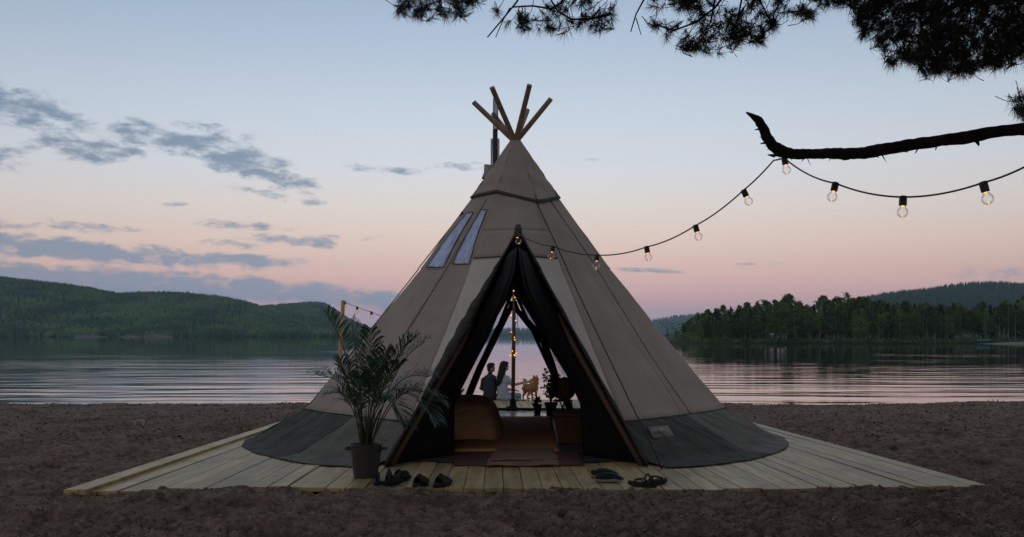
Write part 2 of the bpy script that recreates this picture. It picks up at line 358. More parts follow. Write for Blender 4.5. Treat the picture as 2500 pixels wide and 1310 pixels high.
def prints_h(X, Y):
    d = np.zeros_like(X)
    for x, y, a, dep in PRINTS:
        m = (np.abs(X - x) < .34) & (np.abs(Y - y) < .34)
        if not m.any(): continue
        dx, dy = X[m] - x, Y[m] - y; u = dx * math.cos(a) - dy * math.sin(a); v = dx * math.sin(a) + dy * math.cos(a)
        q = (u / .058) ** 2 + (v / .135) ** 2
        dep = dep * 1.7
        d[m] += -dep * np.exp(-q ** 2 * .6) + dep * .45 * np.exp(-((np.sqrt(q) - 1.55) / .32) ** 2)
    return d
def sand_h(X, Y):
    base = sand_base(X, Y) + prints_h(X, Y)
    n1 = pn(X * 1.3, Y * 1.3, 1); n2 = np.abs(pn(X * 3.1 + n1 * .6, Y * 3.1, 2)); n3 = np.abs(pn(X * 6.7, Y * 6.7 + n1, 3)); n4 = pn(X * 15, Y * 15, 6)
    n5 = np.abs(pn(X * 24 + n2, Y * 24, 7)); n6 = pn(X * 40, Y * 40, 8)
    d = .034 * n1 + .064 * (.42 - n2) + .052 * (.4 - n3) + .020 * n4 + .024 * (.3 - n5) + .010 * n6
    X2, Y2 = X, Y
    under = (X2 > deck_l(Y2) + .05) & (X2 < deck_r(Y2) - .05) & (Y2 > front_y(X2) + .03) & (Y2 < 23.7)
    amp = np.where(under, .1, 1.0) * np.interp(Y, [20, 27, 30], [1, .75, .2])
    return base + d * amp - np.where(under, .05, 0)
Yv = np.concatenate([np.arange(-4, 6, .25), np.arange(6, 13, .028), np.arange(13, 19, .05), np.arange(19, 31, .075), np.arange(31, 62, 1.0)])
tv = np.concatenate([np.linspace(-6, -1.15, 40, endpoint=False), np.linspace(-1.15, 1.15, 470), np.linspace(1.15, 6, 41)[1:]])
TT, YY = np.meshgrid(tv, Yv)
XX = TT * (.52 * np.clip(YY, 6, 40))
ZZ = sand_h(XX, YY)
n_, m_ = XX.shape
idx = np.arange(n_ * m_).reshape(n_, m_)
Fq = np.stack([idx[:-1, :-1], idx[:-1, 1:], idx[1:, 1:], idx[1:, :-1]], -1).reshape(-1, 4)
o = link('beach_sand', np_mesh('beach_sand', np.stack([XX, YY, ZZ], -1).reshape(-1, 3), Fq), None, M['sand']); o['kind'] = 'structure'
def sz(x, y): return float(sand_h(np.array([float(x)]), np.array([float(y)]))[0])

# hills: ridge line given as (photo column, photo row of the tree tops), shore and ridge distance
M['hill'] = pmat('hill_ground', (.020, .030, .016), (.035, .05, .024), scale=.02, rough=1, spec=0)
M['forest_a'] = pmat('forest_far', (.034, .062, .036), (.125, .19, .068), scale=.014, rough=1, spec=0, detail=9, contrast=(.40, .62))
M['forest_b'] = pmat('forest_dark', (.026, .046, .032), (.050, .085, .045), scale=.012, rough=1, spec=0, detail=6)
def tree_template(kind):
    mb = MB()
    if kind == 0:                               # spruce
        n = 6
        for z0, z1, r_ in ((0, .62, .19), (.33, 1, .13)):
            ring = [(r_ * math.cos(2 * math.pi * k / n) * random.uniform(.8, 1.2), r_ * math.sin(2 * math.pi * k / n) * random.uniform(.8, 1.2), z0) for k in range(n)]
            mb.add(ring + [(0, 0, z1)], [(k, (k + 1) % n, n) for k in range(n)])
    else:                                       # leafy crown
        n = 6; rows = []
        for z, r_ in ((0, .14), (.25, .30), (.6, .31), (.88, .17)):
            rows.append([(r_ * math.cos(2 * math.pi * k / n) * random.uniform(.7, 1.3), r_ * math.sin(2 * math.pi * k / n) * random.uniform(.7, 1.3), z + random.uniform(-.06, .06)) for k in range(n)])
        vs_ = [p for r_ in rows for p in r_] + [(0, 0, 1)]
        fs = []
        for i in range(3):
            for k in range(n):
                a, b, c, d = i * n + k, i * n + (k + 1) % n, (i + 1) * n + (k + 1) % n, (i + 1) * n + k
                fs += [(a, b, c), (a, c, d)]
        fs += [(3 * n + k, 3 * n + (k + 1) % n, 4 * n) for k in range(n)]
        mb.add(vs_, fs)
    return np.array(mb.v), np.array(mb.f)
TT_ = [tree_template(0), tree_template(0), tree_template(1), tree_template(1), tree_template(1)]
def hill(ridge, d0, d1, x0, x1, mat, th, step, drow, conifer, name='wooded_hill', fname='hill_forest'):
    px = np.array([p[0] for p in ridge], float); py = np.array([p[1] for p in ridge], float)
    def zt(x, d):
        t = np.clip((d - d0) / (d1 - d0), 0, 1.3)
        zr = (HOR - np.interp(x, px, py)) / F * d1 + CAMZ - th * .85
        s = np.where(t < 1, np.sin(np.clip(t, 0, 1) * np.pi / 2) ** 1.15, 1 - (t - 1) * .8)
        w = 1 + .09 * pn(x * .006, t * 2.3, int(d0)) * np.sin(np.clip(t, 0, 1) * np.pi)
        return (WZ - .5) + (zr - WZ + .5) * s * w
    X_ = np.linspace(x0, x1, 120); D_ = np.concatenate([[d0 - 2], np.linspace(d0, d1 * 1.15, 40)])
    GX, GD = np.meshgrid(X_, D_); GZ = zt(GX, GD)
    V = np.stack([(GX - 1250) / F * GD, GD, GZ], -1).reshape(-1, 3); n, m = GX.shape; ii = np.arange(n * m).reshape(n, m)
    o = link(name, np_mesh(name, V, np.stack([ii[:-1, :-1], ii[:-1, 1:], ii[1:, 1:], ii[1:, :-1]], -1).reshape(-1, 4)), None, M['hill']); o['kind'] = 'structure'
    Vs, Fs, base = [], [], 0
    d = d0 + 4
    while d < d1 * 1.02:
        nx = int((x1 - x0) / F * d / step)
        if nx > 0:
            xx = np.linspace(x0, x1, nx) + rng.uniform(-.5, .5, nx) * (x1 - x0) / nx; dd = d + rng.uniform(-.5, .5, nx) * drow
            zz = zt(xx, dd)
            low = np.clip(1 - (dd - d0) / (d1 - d0) * 1.6, 0, 1)
            for x, y, z, lw in zip(xx, dd, zz, low):
                con = random.random() < conifer + (1 - lw) * .25 - lw * .3
                T, Fc = TT_[random.randrange(2)] if con else TT_[2 + random.randrange(3)]
                h = th * random.uniform(.6, 1.15) * (1.05 if con else .9); wdt = h * random.uniform(.8, 1.25) * (1 if con else 1.0)
                a = random.random() * 6.28; ca, sa = math.cos(a), math.sin(a)
                P = np.stack([(T[:, 0] * ca - T[:, 1] * sa) * wdt + (x - 1250) / F * y, (T[:, 0] * sa + T[:, 1] * ca) * wdt + y, T[:, 2] * h + z - .06 * h], -1)
                Vs.append(P); Fs.append(Fc + base); base += len(T)
        d += drow
    o = link(fname, np_mesh(fname, np.concatenate(Vs), np.concatenate(Fs), smooth=False), None, mat); o['kind'] = 'stuff'
    o['label'] = 'dense green forest covering the far hillside'
hill([(-700, 640), (-300, 652), (0, 676), (100, 686), (200, 701), (290, 716), (340, 713), (450, 714), (540, 722), (600, 735), (640, 748), (700, 775), (760, 795), (820, 806), (900, 812)],
     1300, 2100, -420, 900, M['forest_a'], 10, 6.8, 11, .45)
hill([(480, 790), (560, 765), (640, 746), (690, 741), (760, 735), (790, 738), (820, 755), (850, 776), (900, 797), (960, 808), (1040, 815), (1100, 818)],
     1800, 2900, 470, 1090, M['forest_a'], 11, 8.5, 17, .45)
hill([(800, 806), (1000, 803), (1150, 799), (1190, 798), (1230, 797), (1260, 798), (1300, 797), (1340, 799), (1420, 792), (1500, 785), (1590, 775), (1640, 768), (1700, 762), (1800, 765), (2000, 780)],
     4900, 6500, 900, 1850, M['forest_b'], 20, 30, 80, .6)
hill([(1150, 818), (1200, 813), (1240, 812), (1290, 808), (1330, 805), (1400, 806), (1500, 812), (1600, 818)], 3900, 4500, 1160, 1580, M['forest_b'], 17, 22, 50, .5)
hill([(1900, 800), (2000, 760), (2060, 738), (2120, 723), (2200, 709), (2300, 698), (2380, 691), (2450, 692), (2500, 697), (2700, 705), (2900, 700)],
     1300, 2500, 1900, 2800, M['forest_b'], 10, 9, 22, .8)

# haze over the lake: even, thin air
def haze():
    x0, x1, y0, y1, z0, z1 = -3000, 3000, -60, HAZE_LEN, -6.5, HAZE_TOP
    o = MB().hexa([(x0, y0), (x1, y0), (x1, y1), (x0, y1)], z0, z1).build('haze', None, smooth=False)
    m = bpy.data.materials.new('haze_air'); m.use_nodes = True; t = m.node_tree; t.nodes.clear()
    out = t.nodes.new('ShaderNodeOutputMaterial'); v = t.nodes.new('ShaderNodeVolumePrincipled')
    v.inputs['Color'].default_value = (.62, .86, 1, 1); v.inputs['Density'].default_value = HAZE_D; v.inputs['Anisotropy'].default_value = 0
    t.links.new(v.outputs[0], out.inputs['Volume']); o.data.materials.append(m)
    o['kind'] = 'stuff'; o['label'] = 'thin evening haze over the lake and hills'
haze()

# ------------------------------------------------------------------ wooden deck
def build_deck():
    root = empty('wooden_deck', (.2, 10, -.1), 'wide pale plank deck under the tipi on the sand', 'deck')
    n = 46; cuts = [None, 14.6, 19.4, 23.62]
    for i in range(n):
        a, b = i / n, (i + 1) / n; g = .0028 + random.random() ** 2 * .006
        off = random.uniform(-.055, .045); dz = random.uniform(-.006, .006)
        for k in range(3):
            if k == 1 and 7 < i < 39: continue          # hidden under the tipi floor
            if k == 2 and not 10 < i < 36: continue
            xm = deck_l(10) + (deck_r(10) - deck_l(10)) * (a + b) / 2
            y0 = float(front_y(xm)) + off if k == 0 else cuts[k] + .004
            y1 = cuts[k + 1] - .004 + (random.uniform(-.02, .02) if k == 2 else 0)
            q = []
            for y, t in ((y0, a), (y0, b), (y1, b), (y1, a)):
                x = deck_l(y) + (deck_r(y) - deck_l(y)) * t + (g if t == a else -g)
                q.append((x, y))
            zt = dz * .6
            mb = MB().hexa(q, -.045 + zt, zt)
            for j in (4, 5):                            # front corners sag or lift a little
                v = mb.v[j]; mb.v[j] = (v[0], v[1], v[2] + random.uniform(-.006, .006))
            o = mb.build('plank', M['wood'], root, smooth=False)
            if k == 0 or k == 2:
                bv = o.modifiers.new('bevel', 'BEVEL'); bv.width = .002; bv.segments = 1
    # raised double edge board on the left side, and joists under the front edge
    y0, y1 = 9.55, 18.2
    q = [(deck_l(y0) - .06, y0), (deck_l(y0) + .15, y0 + .02), (deck_l(y1) + .10, y1), (deck_l(y1) - .06, y1)]
    MB().hexa(q, -.02, .034).build('edge_board', M['wood'], root, smooth=False)
    q = [(deck_l(y0) - .04, y0 + .03), (deck_l(y0) + .02, y0 + .03), (deck_l(y1) + .0, y1), (deck_l(y1) - .04, y1)]
    MB().hexa(q, -.14, -.021).build('edge_beam', M['wood'], root, smooth=False)
    for y in (10.35, 12.0, 22.6):
        MB().hexa([(deck_l(y) + .05, y), (deck_r(y) - .1, y), (deck_r(y) - .1, y + .07), (deck_l(y) + .05, y + .07)], -.18, -.055).build('joist', M['wood'], root, smooth=False)
build_deck()

# ------------------------------------------------------------------ tipi
TC = Vector((.05, 15.0, 0))
RZ = [(0, 3.62), (.48, 3.05), (1.63, 2.10), (2.57, 1.345), (3.6, .60), (4.41, .055)]
RIDGE = [-78, -25, 25, 82, 155, 205, 282]
CAPZ = [(-78, 3.57), (-25, 3.585), (25, 3.43), (82, 3.575), (155, 3.5), (205, 3.5), (282, 3.57)]
def rz(z): return float(np.interp(z, [p[0] for p in RZ], [p[1] for p in RZ]))
def capz(a):
    a = (a + 78) % 360 - 78
    return float(np.interp(a, [p[0] for p in CAPZ], [p[1] for p in CAPZ]))
def rfac(a, z):
    a = (a + 78) % 360 - 78
    for p, q in zip(RIDGE, RIDGE[1:]):
        if p <= a <= q:
            h = R(q - p) / 2; d = R(a) - R(p + q) / 2
            ch = math.cos(h) / math.cos(d)
            w = .8 if z > .5 else .35 + .45 * z / .5
            return 1 - w * (1 - ch)
    return 1
def S(a, z, off=0.0):
    wob = .018 * pnf(a * .09, z * 1.4, 11) + .010 * pnf(a * .25 + z * 1.2, z * 2, 12) + .012 * (.35 - abs(pnf(a * .16 + z * 2.5, z * .8, 15)))
    if z < .6: wob += (.03 * pnf(a * .30 + z * 5, z * 1.5, 13) + .045 * (.3 - abs(pnf(a * .42 + z * 7, z * 1.2, 14))) + .014 * pnf(a * .9 + z * 9, z * 2, 16)) * min(1, (.6 - z) * 4)
    r_ = rz(z) * rfac(a, z) + off + wob * min(1, rz(z))
    if z < .48: r_ += .23 * (1 - z / .48) * float(np.clip((abs((a + 180) % 360 - 180) - 25) / 20, 0, 1))
    return Vector((TC.x + r_ * math.sin(R(a)), TC.y - r_ * math.cos(R(a)), z))
def on_tent(px, py, off=.01):                  # where the view ray through a pixel meets the tipi
    def f(Y):
        p = at(px, py, Y); q = S(math.degrees(math.atan2(p.x - TC.x, -(p.y - TC.y))), max(0, p.z), off)
        return math.hypot(p.x - TC.x, p.y - TC.y) - math.hypot(q.x - TC.x, q.y - TC.y)
    Y = 10.5
    while Y < 15.2 and f(Y) > 0: Y += .02
    lo, hi = Y - .02, Y
    for _ in range(18):
        m = (lo + hi) / 2
        if f(m) > 0: lo = m
        else: hi = m
    return at(px, py, hi)
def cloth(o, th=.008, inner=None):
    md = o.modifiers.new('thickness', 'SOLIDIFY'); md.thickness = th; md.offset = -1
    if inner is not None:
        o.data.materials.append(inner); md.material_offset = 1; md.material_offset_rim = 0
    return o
APEX = at(1265, 560, 13.75); FOOT_L = Vector((-1.46, 11.44, 0)); FOOT_R = Vector((1.56, 11.44, 0))
def leg(side, z):
    f = FOOT_L if side < 0 else FOOT_R; t = z / APEX.z
    return f.lerp(APEX, t)
tipi = empty('tipi_tent', (TC.x, TC.y, 0), 'large tan canvas tipi with six crossed poles on the plank deck', 'tent')
def build_tipi():
    t = tipi
    ZS = .45
    def gridpts(a0, a1, na, zlo, zhi, nz, off=0):
        return [[S(a0 + (a1 - a0) * j / na, (zlo + (zhi(a0 + (a1 - a0) * j / na) - zlo) * i / nz) if callable(zhi) else zlo + (zhi - zlo) * i / nz, off) for j in range(na + 1)] for i in range(nz + 1)]
    # side panels and skirts
    sides = [(-78, -47, 'canvas', 'skirt_dark'), (-47, -25, 'canvas', 'skirt_mid'), (25, 53, 'canvas', 'skirt_dark'), (53, 82, 'canvas', 'skirt_mid'),
             (82, 118, 'canvas', 'skirt_mid'), (118, 155, 'canvas', 'skirt_dark'), (205, 244, 'canvas', 'skirt_dark'), (244, 282, 'canvas', 'skirt_mid')]
    for a0, a1, mc, ms in sides:
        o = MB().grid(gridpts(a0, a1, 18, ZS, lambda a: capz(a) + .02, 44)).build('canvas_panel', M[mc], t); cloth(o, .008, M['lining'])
        rows = []
        for i in range(15):
            z = ZS + .012 - (ZS - .03) * i / 14
            rows.append([S(a0 + (a1 - a0) * j / 44, z, .012 + .02 * (i / 14)) for j in range(45)])
        for i in range(1, 7):
            row = []
            for j in range(45):
                a = a0 + (a1 - a0) * j / 44; aa = abs((a + 180) % 360 - 180)
                rend = np.interp(aa, [20, 32, 50, 75, 90, 180], [3.95, 4.13, 4.02, 3.93, 3.92, 3.93]) + .03 * pnf(a * .12, 3.3, 21)
                q0 = S(a, .03, .032); r0 = math.hypot(q0.x - TC.x, q0.y - TC.y); u = i / 6
                r_ = r0 + (rend - r0) * u
                z = .03 * (1 - u) ** 2 + .014 + .022 * max(0, pnf(a * .22, u * 2.2, 22)) * (1 - u * .3)
                row.append(Vector((TC.x + r_ * math.sin(R(a)), TC.y - r_ * math.cos(R(a)), z)))
            rows.append(row)
        o = MB().grid(rows[::-1]).build('skirt', M[ms], t); cloth(o, .006, M['lining'])
    # cap
    segs = [(-78, -25), (-25, 25), (25, 82), (82, 155), (155, 205), (205, 282)]
    for a0, a1 in segs:
        P = [[S(a0 + (a1 - a0) * j / 14, capz(a0 + (a1 - a0) * j / 14) - .03 + (4.41 - capz(a0 + (a1 - a0) * j / 14) + .03) * i / 20, .02 + .014 * math.sin(i * .9 + j * .3) * (1 - i / 20)) for j in range(15)] for i in range(21)]
        o = MB().grid(P).build('cap_panel', M['canvas_cap'], t); cloth(o, .008, M['lining'])
        P = [[S(a0 + (a1 - a0) * j / 14, capz(a0 + (a1 - a0) * j / 14) - .045 + dz, .034) for j in range(15)] for dz in (0, .046)]
        o = MB().grid(P).build('cap_band', M['seam'], t); cloth(o, .006)
    # front: upper gore that leans out to the peak of the A-frame, then the door gores down both legs
    def front_row(z, side):                    # points from the ridge to the leg
        a = -25 if side < 0 else 25
        r0 = S(a, z); l0 = leg(side, z)
        sag = .035 * math.sin(math.pi * min(1, z / APEX.z))
        return [r0.lerp(l0, k / 12) + Vector((0, .0 + sag * math.sin(math.pi * k / 12), -0.0)) for k in range(13)]
    rows = []
    for i in range(13):
        u = i / 12; row = []
        for k in range(25):
            s = k / 24
            top = S(-25 + 50 * s, capz(-25 + 50 * s) + .02)
            zb = APEX.z
            b = S(-25, zb).lerp(APEX, s * 2) if s < .5 else APEX.lerp(S(25, zb), s * 2 - 1)
            row.append(b.lerp(top, u) + Vector((0, .03 * math.sin(math.pi * u) * (1 - abs(2 * s - 1)), 0)))
        rows.append(row)
    cloth(MB().grid(rows).build('front_gore', M['canvas'], t), .008, M['lining'])
    for side in (-1, 1):
        up = [front_row(2.55 + (APEX.z - 2.55) * i / 6, side) for i in range(7)]
        lo = [front_row(.0 + 2.55 * i / 30, side) for i in range(31)]
        if side > 0: up = [r_[::-1] for r_ in up]; lo = [r_[::-1] for r_ in lo]
        cloth(MB().grid(up).build('front_gore', M['canvas'], t), .008, M['lining'])
        cloth(MB().grid(lo).build('door_gore', M['canvas_light'], t), .008, M['lining'])
        MB().tube([p + Vector((0, -.012, 0)) for p in front_row(2.55, side)], .007, 6).build('seam', M['seam'], t)
        # hem of the opening rolled back around the leg
        pts = [leg(side, z) + Vector((.01 * side, .0, .0)) for z in np.linspace(.02, APEX.z - .03, 26)]
        MB().tube([p + Vector((-side * .012, -.025 - .012 * math.sin(i * .8), 0)) for i, p in enumerate(pts)], [.017 + .005 * math.sin(i * 1.3) for i in range(26)], 8, jit=.12).build('door_hem', M['hem'], t)
        pts = [leg(side, z) + Vector((-side * (.055 + .02 * z), .14 + .05 * z, .0)) for z in np.linspace(.0, APEX.z - .06, 8)]
        MB().tube(pts, .042, 12).build('door_pole', M['pole_dark'], t)
    # rolled dark door flap tied along the left leg
    pts = [leg(-1, z) + Vector((.0, -.05, 0)) for z in np.linspace(.75, 2.45, 22)]
    MB().tube(pts, [.022 + .040 * math.sin(math.pi * i / 21) * (1 + .25 * math.sin(i * 1.9)) for i in range(22)], 10, jit=.1).build('rolled_flap', M['skirt_dark'], t)
    # peak cap over the A-frame
    MB().tube([APEX + Vector((0, -.03, .05)), APEX + Vector((0, -.05, -.02)), APEX + Vector((.0, -.06, -.10))], [.035, .055, .03], 10).build('peak_boot', M['skirt_dark'], t)
    # dark inner curtains gathered on both sides of the doorway
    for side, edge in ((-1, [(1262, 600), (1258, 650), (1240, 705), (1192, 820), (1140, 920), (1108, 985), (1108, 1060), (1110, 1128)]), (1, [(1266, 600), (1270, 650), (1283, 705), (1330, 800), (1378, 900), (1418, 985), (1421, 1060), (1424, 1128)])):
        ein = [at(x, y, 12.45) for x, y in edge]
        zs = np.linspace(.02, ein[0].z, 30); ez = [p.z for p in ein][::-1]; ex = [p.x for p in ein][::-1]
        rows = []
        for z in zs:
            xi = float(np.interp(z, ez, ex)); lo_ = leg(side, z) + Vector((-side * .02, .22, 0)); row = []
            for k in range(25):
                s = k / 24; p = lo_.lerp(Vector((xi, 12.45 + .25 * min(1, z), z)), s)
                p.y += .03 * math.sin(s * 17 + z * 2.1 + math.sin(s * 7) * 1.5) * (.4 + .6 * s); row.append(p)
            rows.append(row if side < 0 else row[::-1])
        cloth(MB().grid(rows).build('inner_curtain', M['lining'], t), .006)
    # rear: a porch held up by one pole, with its own A-frame of poles
    RA = Vector((.03, 20.12, 2.44)); RF = {-1: Vector((-1.42, 19.35, 0)), 1: Vector((1.52, 19.35, 0))}
    for side in (-1, 1):
        a = 205 if side < 0 else 155
        rows = []
        for i in range(26):
            z = 2.44 * i / 25
            r0 = S(a, z); e = RF[side].lerp(RA, i / 25)
            row = [r0.lerp(e, k / 14) + Vector((0, 0, .04 * math.sin(math.pi * k / 14))) for k in range(15)]
            rows.append(row if side > 0 else row[::-1])
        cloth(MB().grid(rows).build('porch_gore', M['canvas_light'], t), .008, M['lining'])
    rows = []
    for i in range(13):
        u = i / 12; row = []
        for k in range(17):
            s = k / 16; aa = 155 + 50 * s
            top = S(aa, 3.52); b = S(155, 2.44).lerp(RA, s * 2) if s < .5 else RA.lerp(S(205, 2.44), s * 2 - 1)
            row.append(b.lerp(top, u))
        rows.append(row)
    cloth(MB().grid(rows).build('porch_gore', M['canvas'], t), .008, M['lining'])
    for side, path in ((-1, [(1249, 735), (1246, 752), (1218, 800), (1193, 852), (1168, 905), (1150, 945), (1131, 992)]), (1, [(1258, 735), (1264, 757), (1303, 802), (1328, 832), (1345, 882), (1362, 930), (1397, 1003)])):
        pts = [at(x, y, 19.95 - .1 * i) for i, (x, y) in enumerate(path)]
        MB().tube(pts, [.03, .05, .075, .07, .07, .06, .05], 10, jit=.08).build('rear_flap', M['lining'], t)
        p0 = Vector((.03 + side * .03, 19.95, 2.36)); p1 = Vector((-.93 if side < 0 else 1.12, 19.2, 0))
        MB().tube([p0, p1], .035, 10).build('porch_pole', M['pole_dark'], t)
        # clear film between the porch pole and the canvas edge
        q0, q1 = p0 + Vector((side * .02, .03, 0)), p1 + Vector((side * .03, .03, .05))
        e0, e1 = RA.lerp(RF[side], .03), RA.lerp(RF[side], .97)
        rows = [[q0.lerp(q1, i / 10).lerp(e0.lerp(e1, i / 10), k / 4) + Vector((0, .03 * math.sin(i * 2.2 + k), 0)) for k in range(5)] for i in range(11)]
        MB().grid(rows).build('clear_film', M['film'], t)
    # six poles: inside along the ridges, crossing at the hub and sticking out above
    tops = {-78: (1345, 242, 15.0), -25: (1288, 270, 15.6), 25: (1204, 279, 15.6), 82: (1156, 250, 15.0), 155: (1201, 214, 14.45), 205: (1293, 208, 14.45)}
    hub = Vector((TC.x, TC.y, 4.42))
    for a, (x, y, Y) in tops.items():
        foot = S(a, .02, -.12); top = at(x, y, Y)
        d = (top - hub); side = d.normalized() * .07; side.z *= .2
        h = hub + side
        r_ = .046 if Y < 15.2 else .043
        MB().tube([foot] + [S(a, z, -.11) for z in (.5, 1.0, 1.63, 2.2, 2.8)] + [S(a, 3.6, -.10), h - Vector((0, 0, .05)), h, h.lerp(top, .5), top], [.045] * 7 + [.040, .040, r_ * .84, r_ * .82], 12).build('pole', M['pole'], t, auto=50)
    MB().tube([hub + Vector((0, 0, -.12)), hub + Vector((0, 0, .0))], [.09, .075], 14).build('hub_ring', M['black_metal'], t)
    # windows in the left panel
    for q in ([(1040, 653), (1082, 649), (1155, 519), (1140, 519)], [(1104, 645), (1145, 637), (1189, 511), (1175, 512)]):
        rows = []
        for i in range(13):
            u = i / 12
            l = Vector((*q[0], 0)).lerp(Vector((*q[3], 0)), u); r_ = Vector((*q[1], 0)).lerp(Vector((*q[2], 0)), u)
            bow = 6 * math.sin(math.pi * u)
            rows.append([on_tent(l.x + (r_.x - l.x) * k / 4 - bow * .5, l.y, .014 + .004 * math.sin(i * 1.7 + k)) for k in range(5)])
        o = cloth(MB().grid(rows).build('window', M['vinyl'], t), .004)
        edge = [r_[0] for r_ in rows] + [p for p in rows[-1]] + [r_[-1] for r_ in rows[::-1]] + [p for p in rows[0][::-1]]
        f = MB().tube(edge, .0045, 6).build('window_frame', M['seam'], o)
    # stitched seams
    for path in ([(1188, 486), (1100, 640), (1000, 795), (880, 985)], [(1340, 484), (1455, 650), (1590, 868), (1700, 1028)]):
        pts = []
        for (x0, y0), (x1, y1) in zip(path, path[1:]):
            for k in range(8): pts.append(on_tent(x0 + (x1 - x0) * k / 8, y0 + (y1 - y0) * k / 8, .012))
        MB().tube(pts, .0042, 5).build('seam', M['seam'], t)
    for a0, a1 in ((-78, -25), (25, 82)):
        MB().tube([S(a0 + (a1 - a0) * k / 30, .455, .018) for k in range(31)], .007, 5).build('seam', M['seam'], t)
    # maker's patch on the skirt
    q = [on_tent(1590, 1040, .03), on_tent(1629, 1036, .03), on_tent(1646, 1062, .03), on_tent(1594, 1067, .03)]
    q[0] = on_tent(1581, 1041, .03)
    for p in q: p.y -= .02
    P = [[q[3].lerp(q[2], k / 6), q[0].lerp(q[1], k / 6)] for k in range(7)]
    rows = [[p[0] for p in P], [p[0].lerp(p[1], .5) + Vector((0, -.008, 0)) for p in P], [p[1] for p in P]]
    patch = cloth(MB().grid(rows).build('patch', M['patch'], t), .005)
    X = (q[2] - q[3]).normalized(); U = (q[0] - q[3]); U = (U - X * U.dot(X)).normalized(); Nn = X.cross(U)
    if Nn.y > 0: Nn = -Nn
    MM = Matrix((X, U, -Nn if X.cross(U).dot(Nn) < 0 else Nn)).transposed().to_4x4()
    cu = bpy.data.curves.new('lettering', 'FONT'); cu.body = 'tentipi'; cu.size = .062; cu.extrude = .001
    tmp = bpy.data.objects.new('tmp', cu); COL.objects.link(tmp)
    dg = bpy.context.evaluated_depsgraph_get(); me = bpy.data.meshes.new_from_object(tmp.evaluated_get(dg)); bpy.data.objects.remove(tmp)
    org = q[3] + X * .045 + U * .055 + Nn * .016
    MM.translation = org; me.transform(MM); me.materials.clear()
    link('lettering', me, patch, M['black_plastic'])
    c = q[3] + X * .235 + U * .085 + Nn * .016
    mb = MB(); pts2 = [(-.04, -.02), (-.03, .035), (0, .05), (.035, .035), (.045, -.01), (0, .0)]
    mb.add([c + X * x + U * y for x, y in pts2], [(0, 1, 2, 5), (5, 2, 3, 4)]); mb.build('emblem', M['yellow'], patch, smooth=False)
    mb = MB(); c2 = c + Nn * .003
    mb.add([c2 + X * x + U * y for x, y in [(-.035, -.03), (-.02, -.03), (0, .004), (0, .03), (.025, -.025), (.045, -.025)]], [(0, 1, 2, 3), (3, 2, 4, 5)])
    mb.build('emblem', M['black_plastic'], patch, smooth=False)
M['film'] = glassmat('clear_film', (.80, .80, .84), .25, .08)
M['patch'] = pmat('patch_cloth', (.17, .145, .12), (.21, .18, .15), scale=20, rough=.9)
M['yellow'] = pmat('yellow_print', (.42, .40, .06), rough=.7)
build_tipi()

def build_ropes():
    g = 'guy ropes of the tipi'
    for a, b, lab in ((at(1309, 493, 14.36) + Vector((0, -.03, 0)), Vector((1.68, 11.28, .03)), 'thin dark guy rope down the right front of the tipi to the deck'),
                      (at(1128, 520, 14.75), Vector((-3.92, 18.6, .03)), 'thin dark guy rope along the left outline of the tipi')):
        o = empty('guy_rope', b, lab, 'rope', g)
        MB().tube([a.lerp(b, k / 12) + Vector((0, 0, -.03 * math.sin(math.pi * k / 12))) for k in range(13)], .008, 6).build('line', M['rope'], o)
        MB().lathe([(.012, 0), (.012, .05), (.02, .06)], (b.x, b.y, b.z - .03), 8).build('peg', M['steel'], o)
        MB().ball(a, .02, 8, 6).build('shackle', M['steel'], o)
    # small eyelet pegs round the skirt
    for px, py in ((690, 1122), (1742, 1137), (1830, 1125)):
        p = gnd(px, py, .015)
        o = MB().tube([p + Vector((-.02, 0, .0)), p + Vector((-.015, 0, .025)), p + Vector((.015, 0, .025)), p + Vector((.02, 0, 0))], .005, 6).build('eyelet_peg', M['steel'])
        setprops(o, {690: 'small metal peg holding the skirt at the left front', 1742: 'small metal peg under the right front skirt, nearer the rope', 1830: 'small metal peg under the right skirt, nearer the sand'}[px], 'peg', 'pegs along the skirt')
build_ropes()

def build_chimney():
    X, Y = (1209 - 1250) * 15.35 / F, 15.35
    zz = lambda y: CAMZ + (HOR - y) * Y / F
    t = empty('stove_pipe', (X, Y, zz(440)), 'black stove pipe with wire mesh guards behind the tipi top', 'chimney')
    MB().lathe([(.038, zz(440)), (.038, zz(318)), (.034, zz(316))], (X, Y, 0), 16).build('pipe', M['black_metal'], t, auto=40)
    def meshcyl(y0, y1, r_, rows, dx, name):
        mb = MB(); z0, z1 = zz(y0), zz(y1); n = 18
        for k in range(n):
            a = 2 * math.pi * k / n; p = Vector((X + dx + r_ * math.cos(a), Y + r_ * math.sin(a), 0))
            mb.tube([p + Vector((0, 0, z0)), p + Vector((0, 0, z1))], .0034, 4, cap=False)
        for i in range(rows + 1):
            z = z0 + (z1 - z0) * i / rows
            mb.tube([Vector((X + dx + r_ * math.cos(2 * math.pi * k / 18), Y + r_ * math.sin(2 * math.pi * k / 18), z)) for k in range(19)], .0034, 4, cap=False)
        mb.build(name, M['steel'], t)
    meshcyl(405, 340, .064, 30, -.002, 'lower_guard'); meshcyl(318, 241, .037, 34, .006, 'upper_guard')
    # canvas boot where the pipe leaves the tent
    P = []
    for y, w in ((440, .16), (425, .125), (406, .12)):
        P.append([Vector((X - .05 + w * math.cos(2 * math.pi * k / 16), Y + .02 + w * math.sin(2 * math.pi * k / 16), zz(y + 4 * math.cos(2 * math.pi * k / 16)))) for k in range(16)])
    cloth(MB().grid(P, True).build('canvas_boot', M['canvas_cap'], t), .01)
build_chimney()

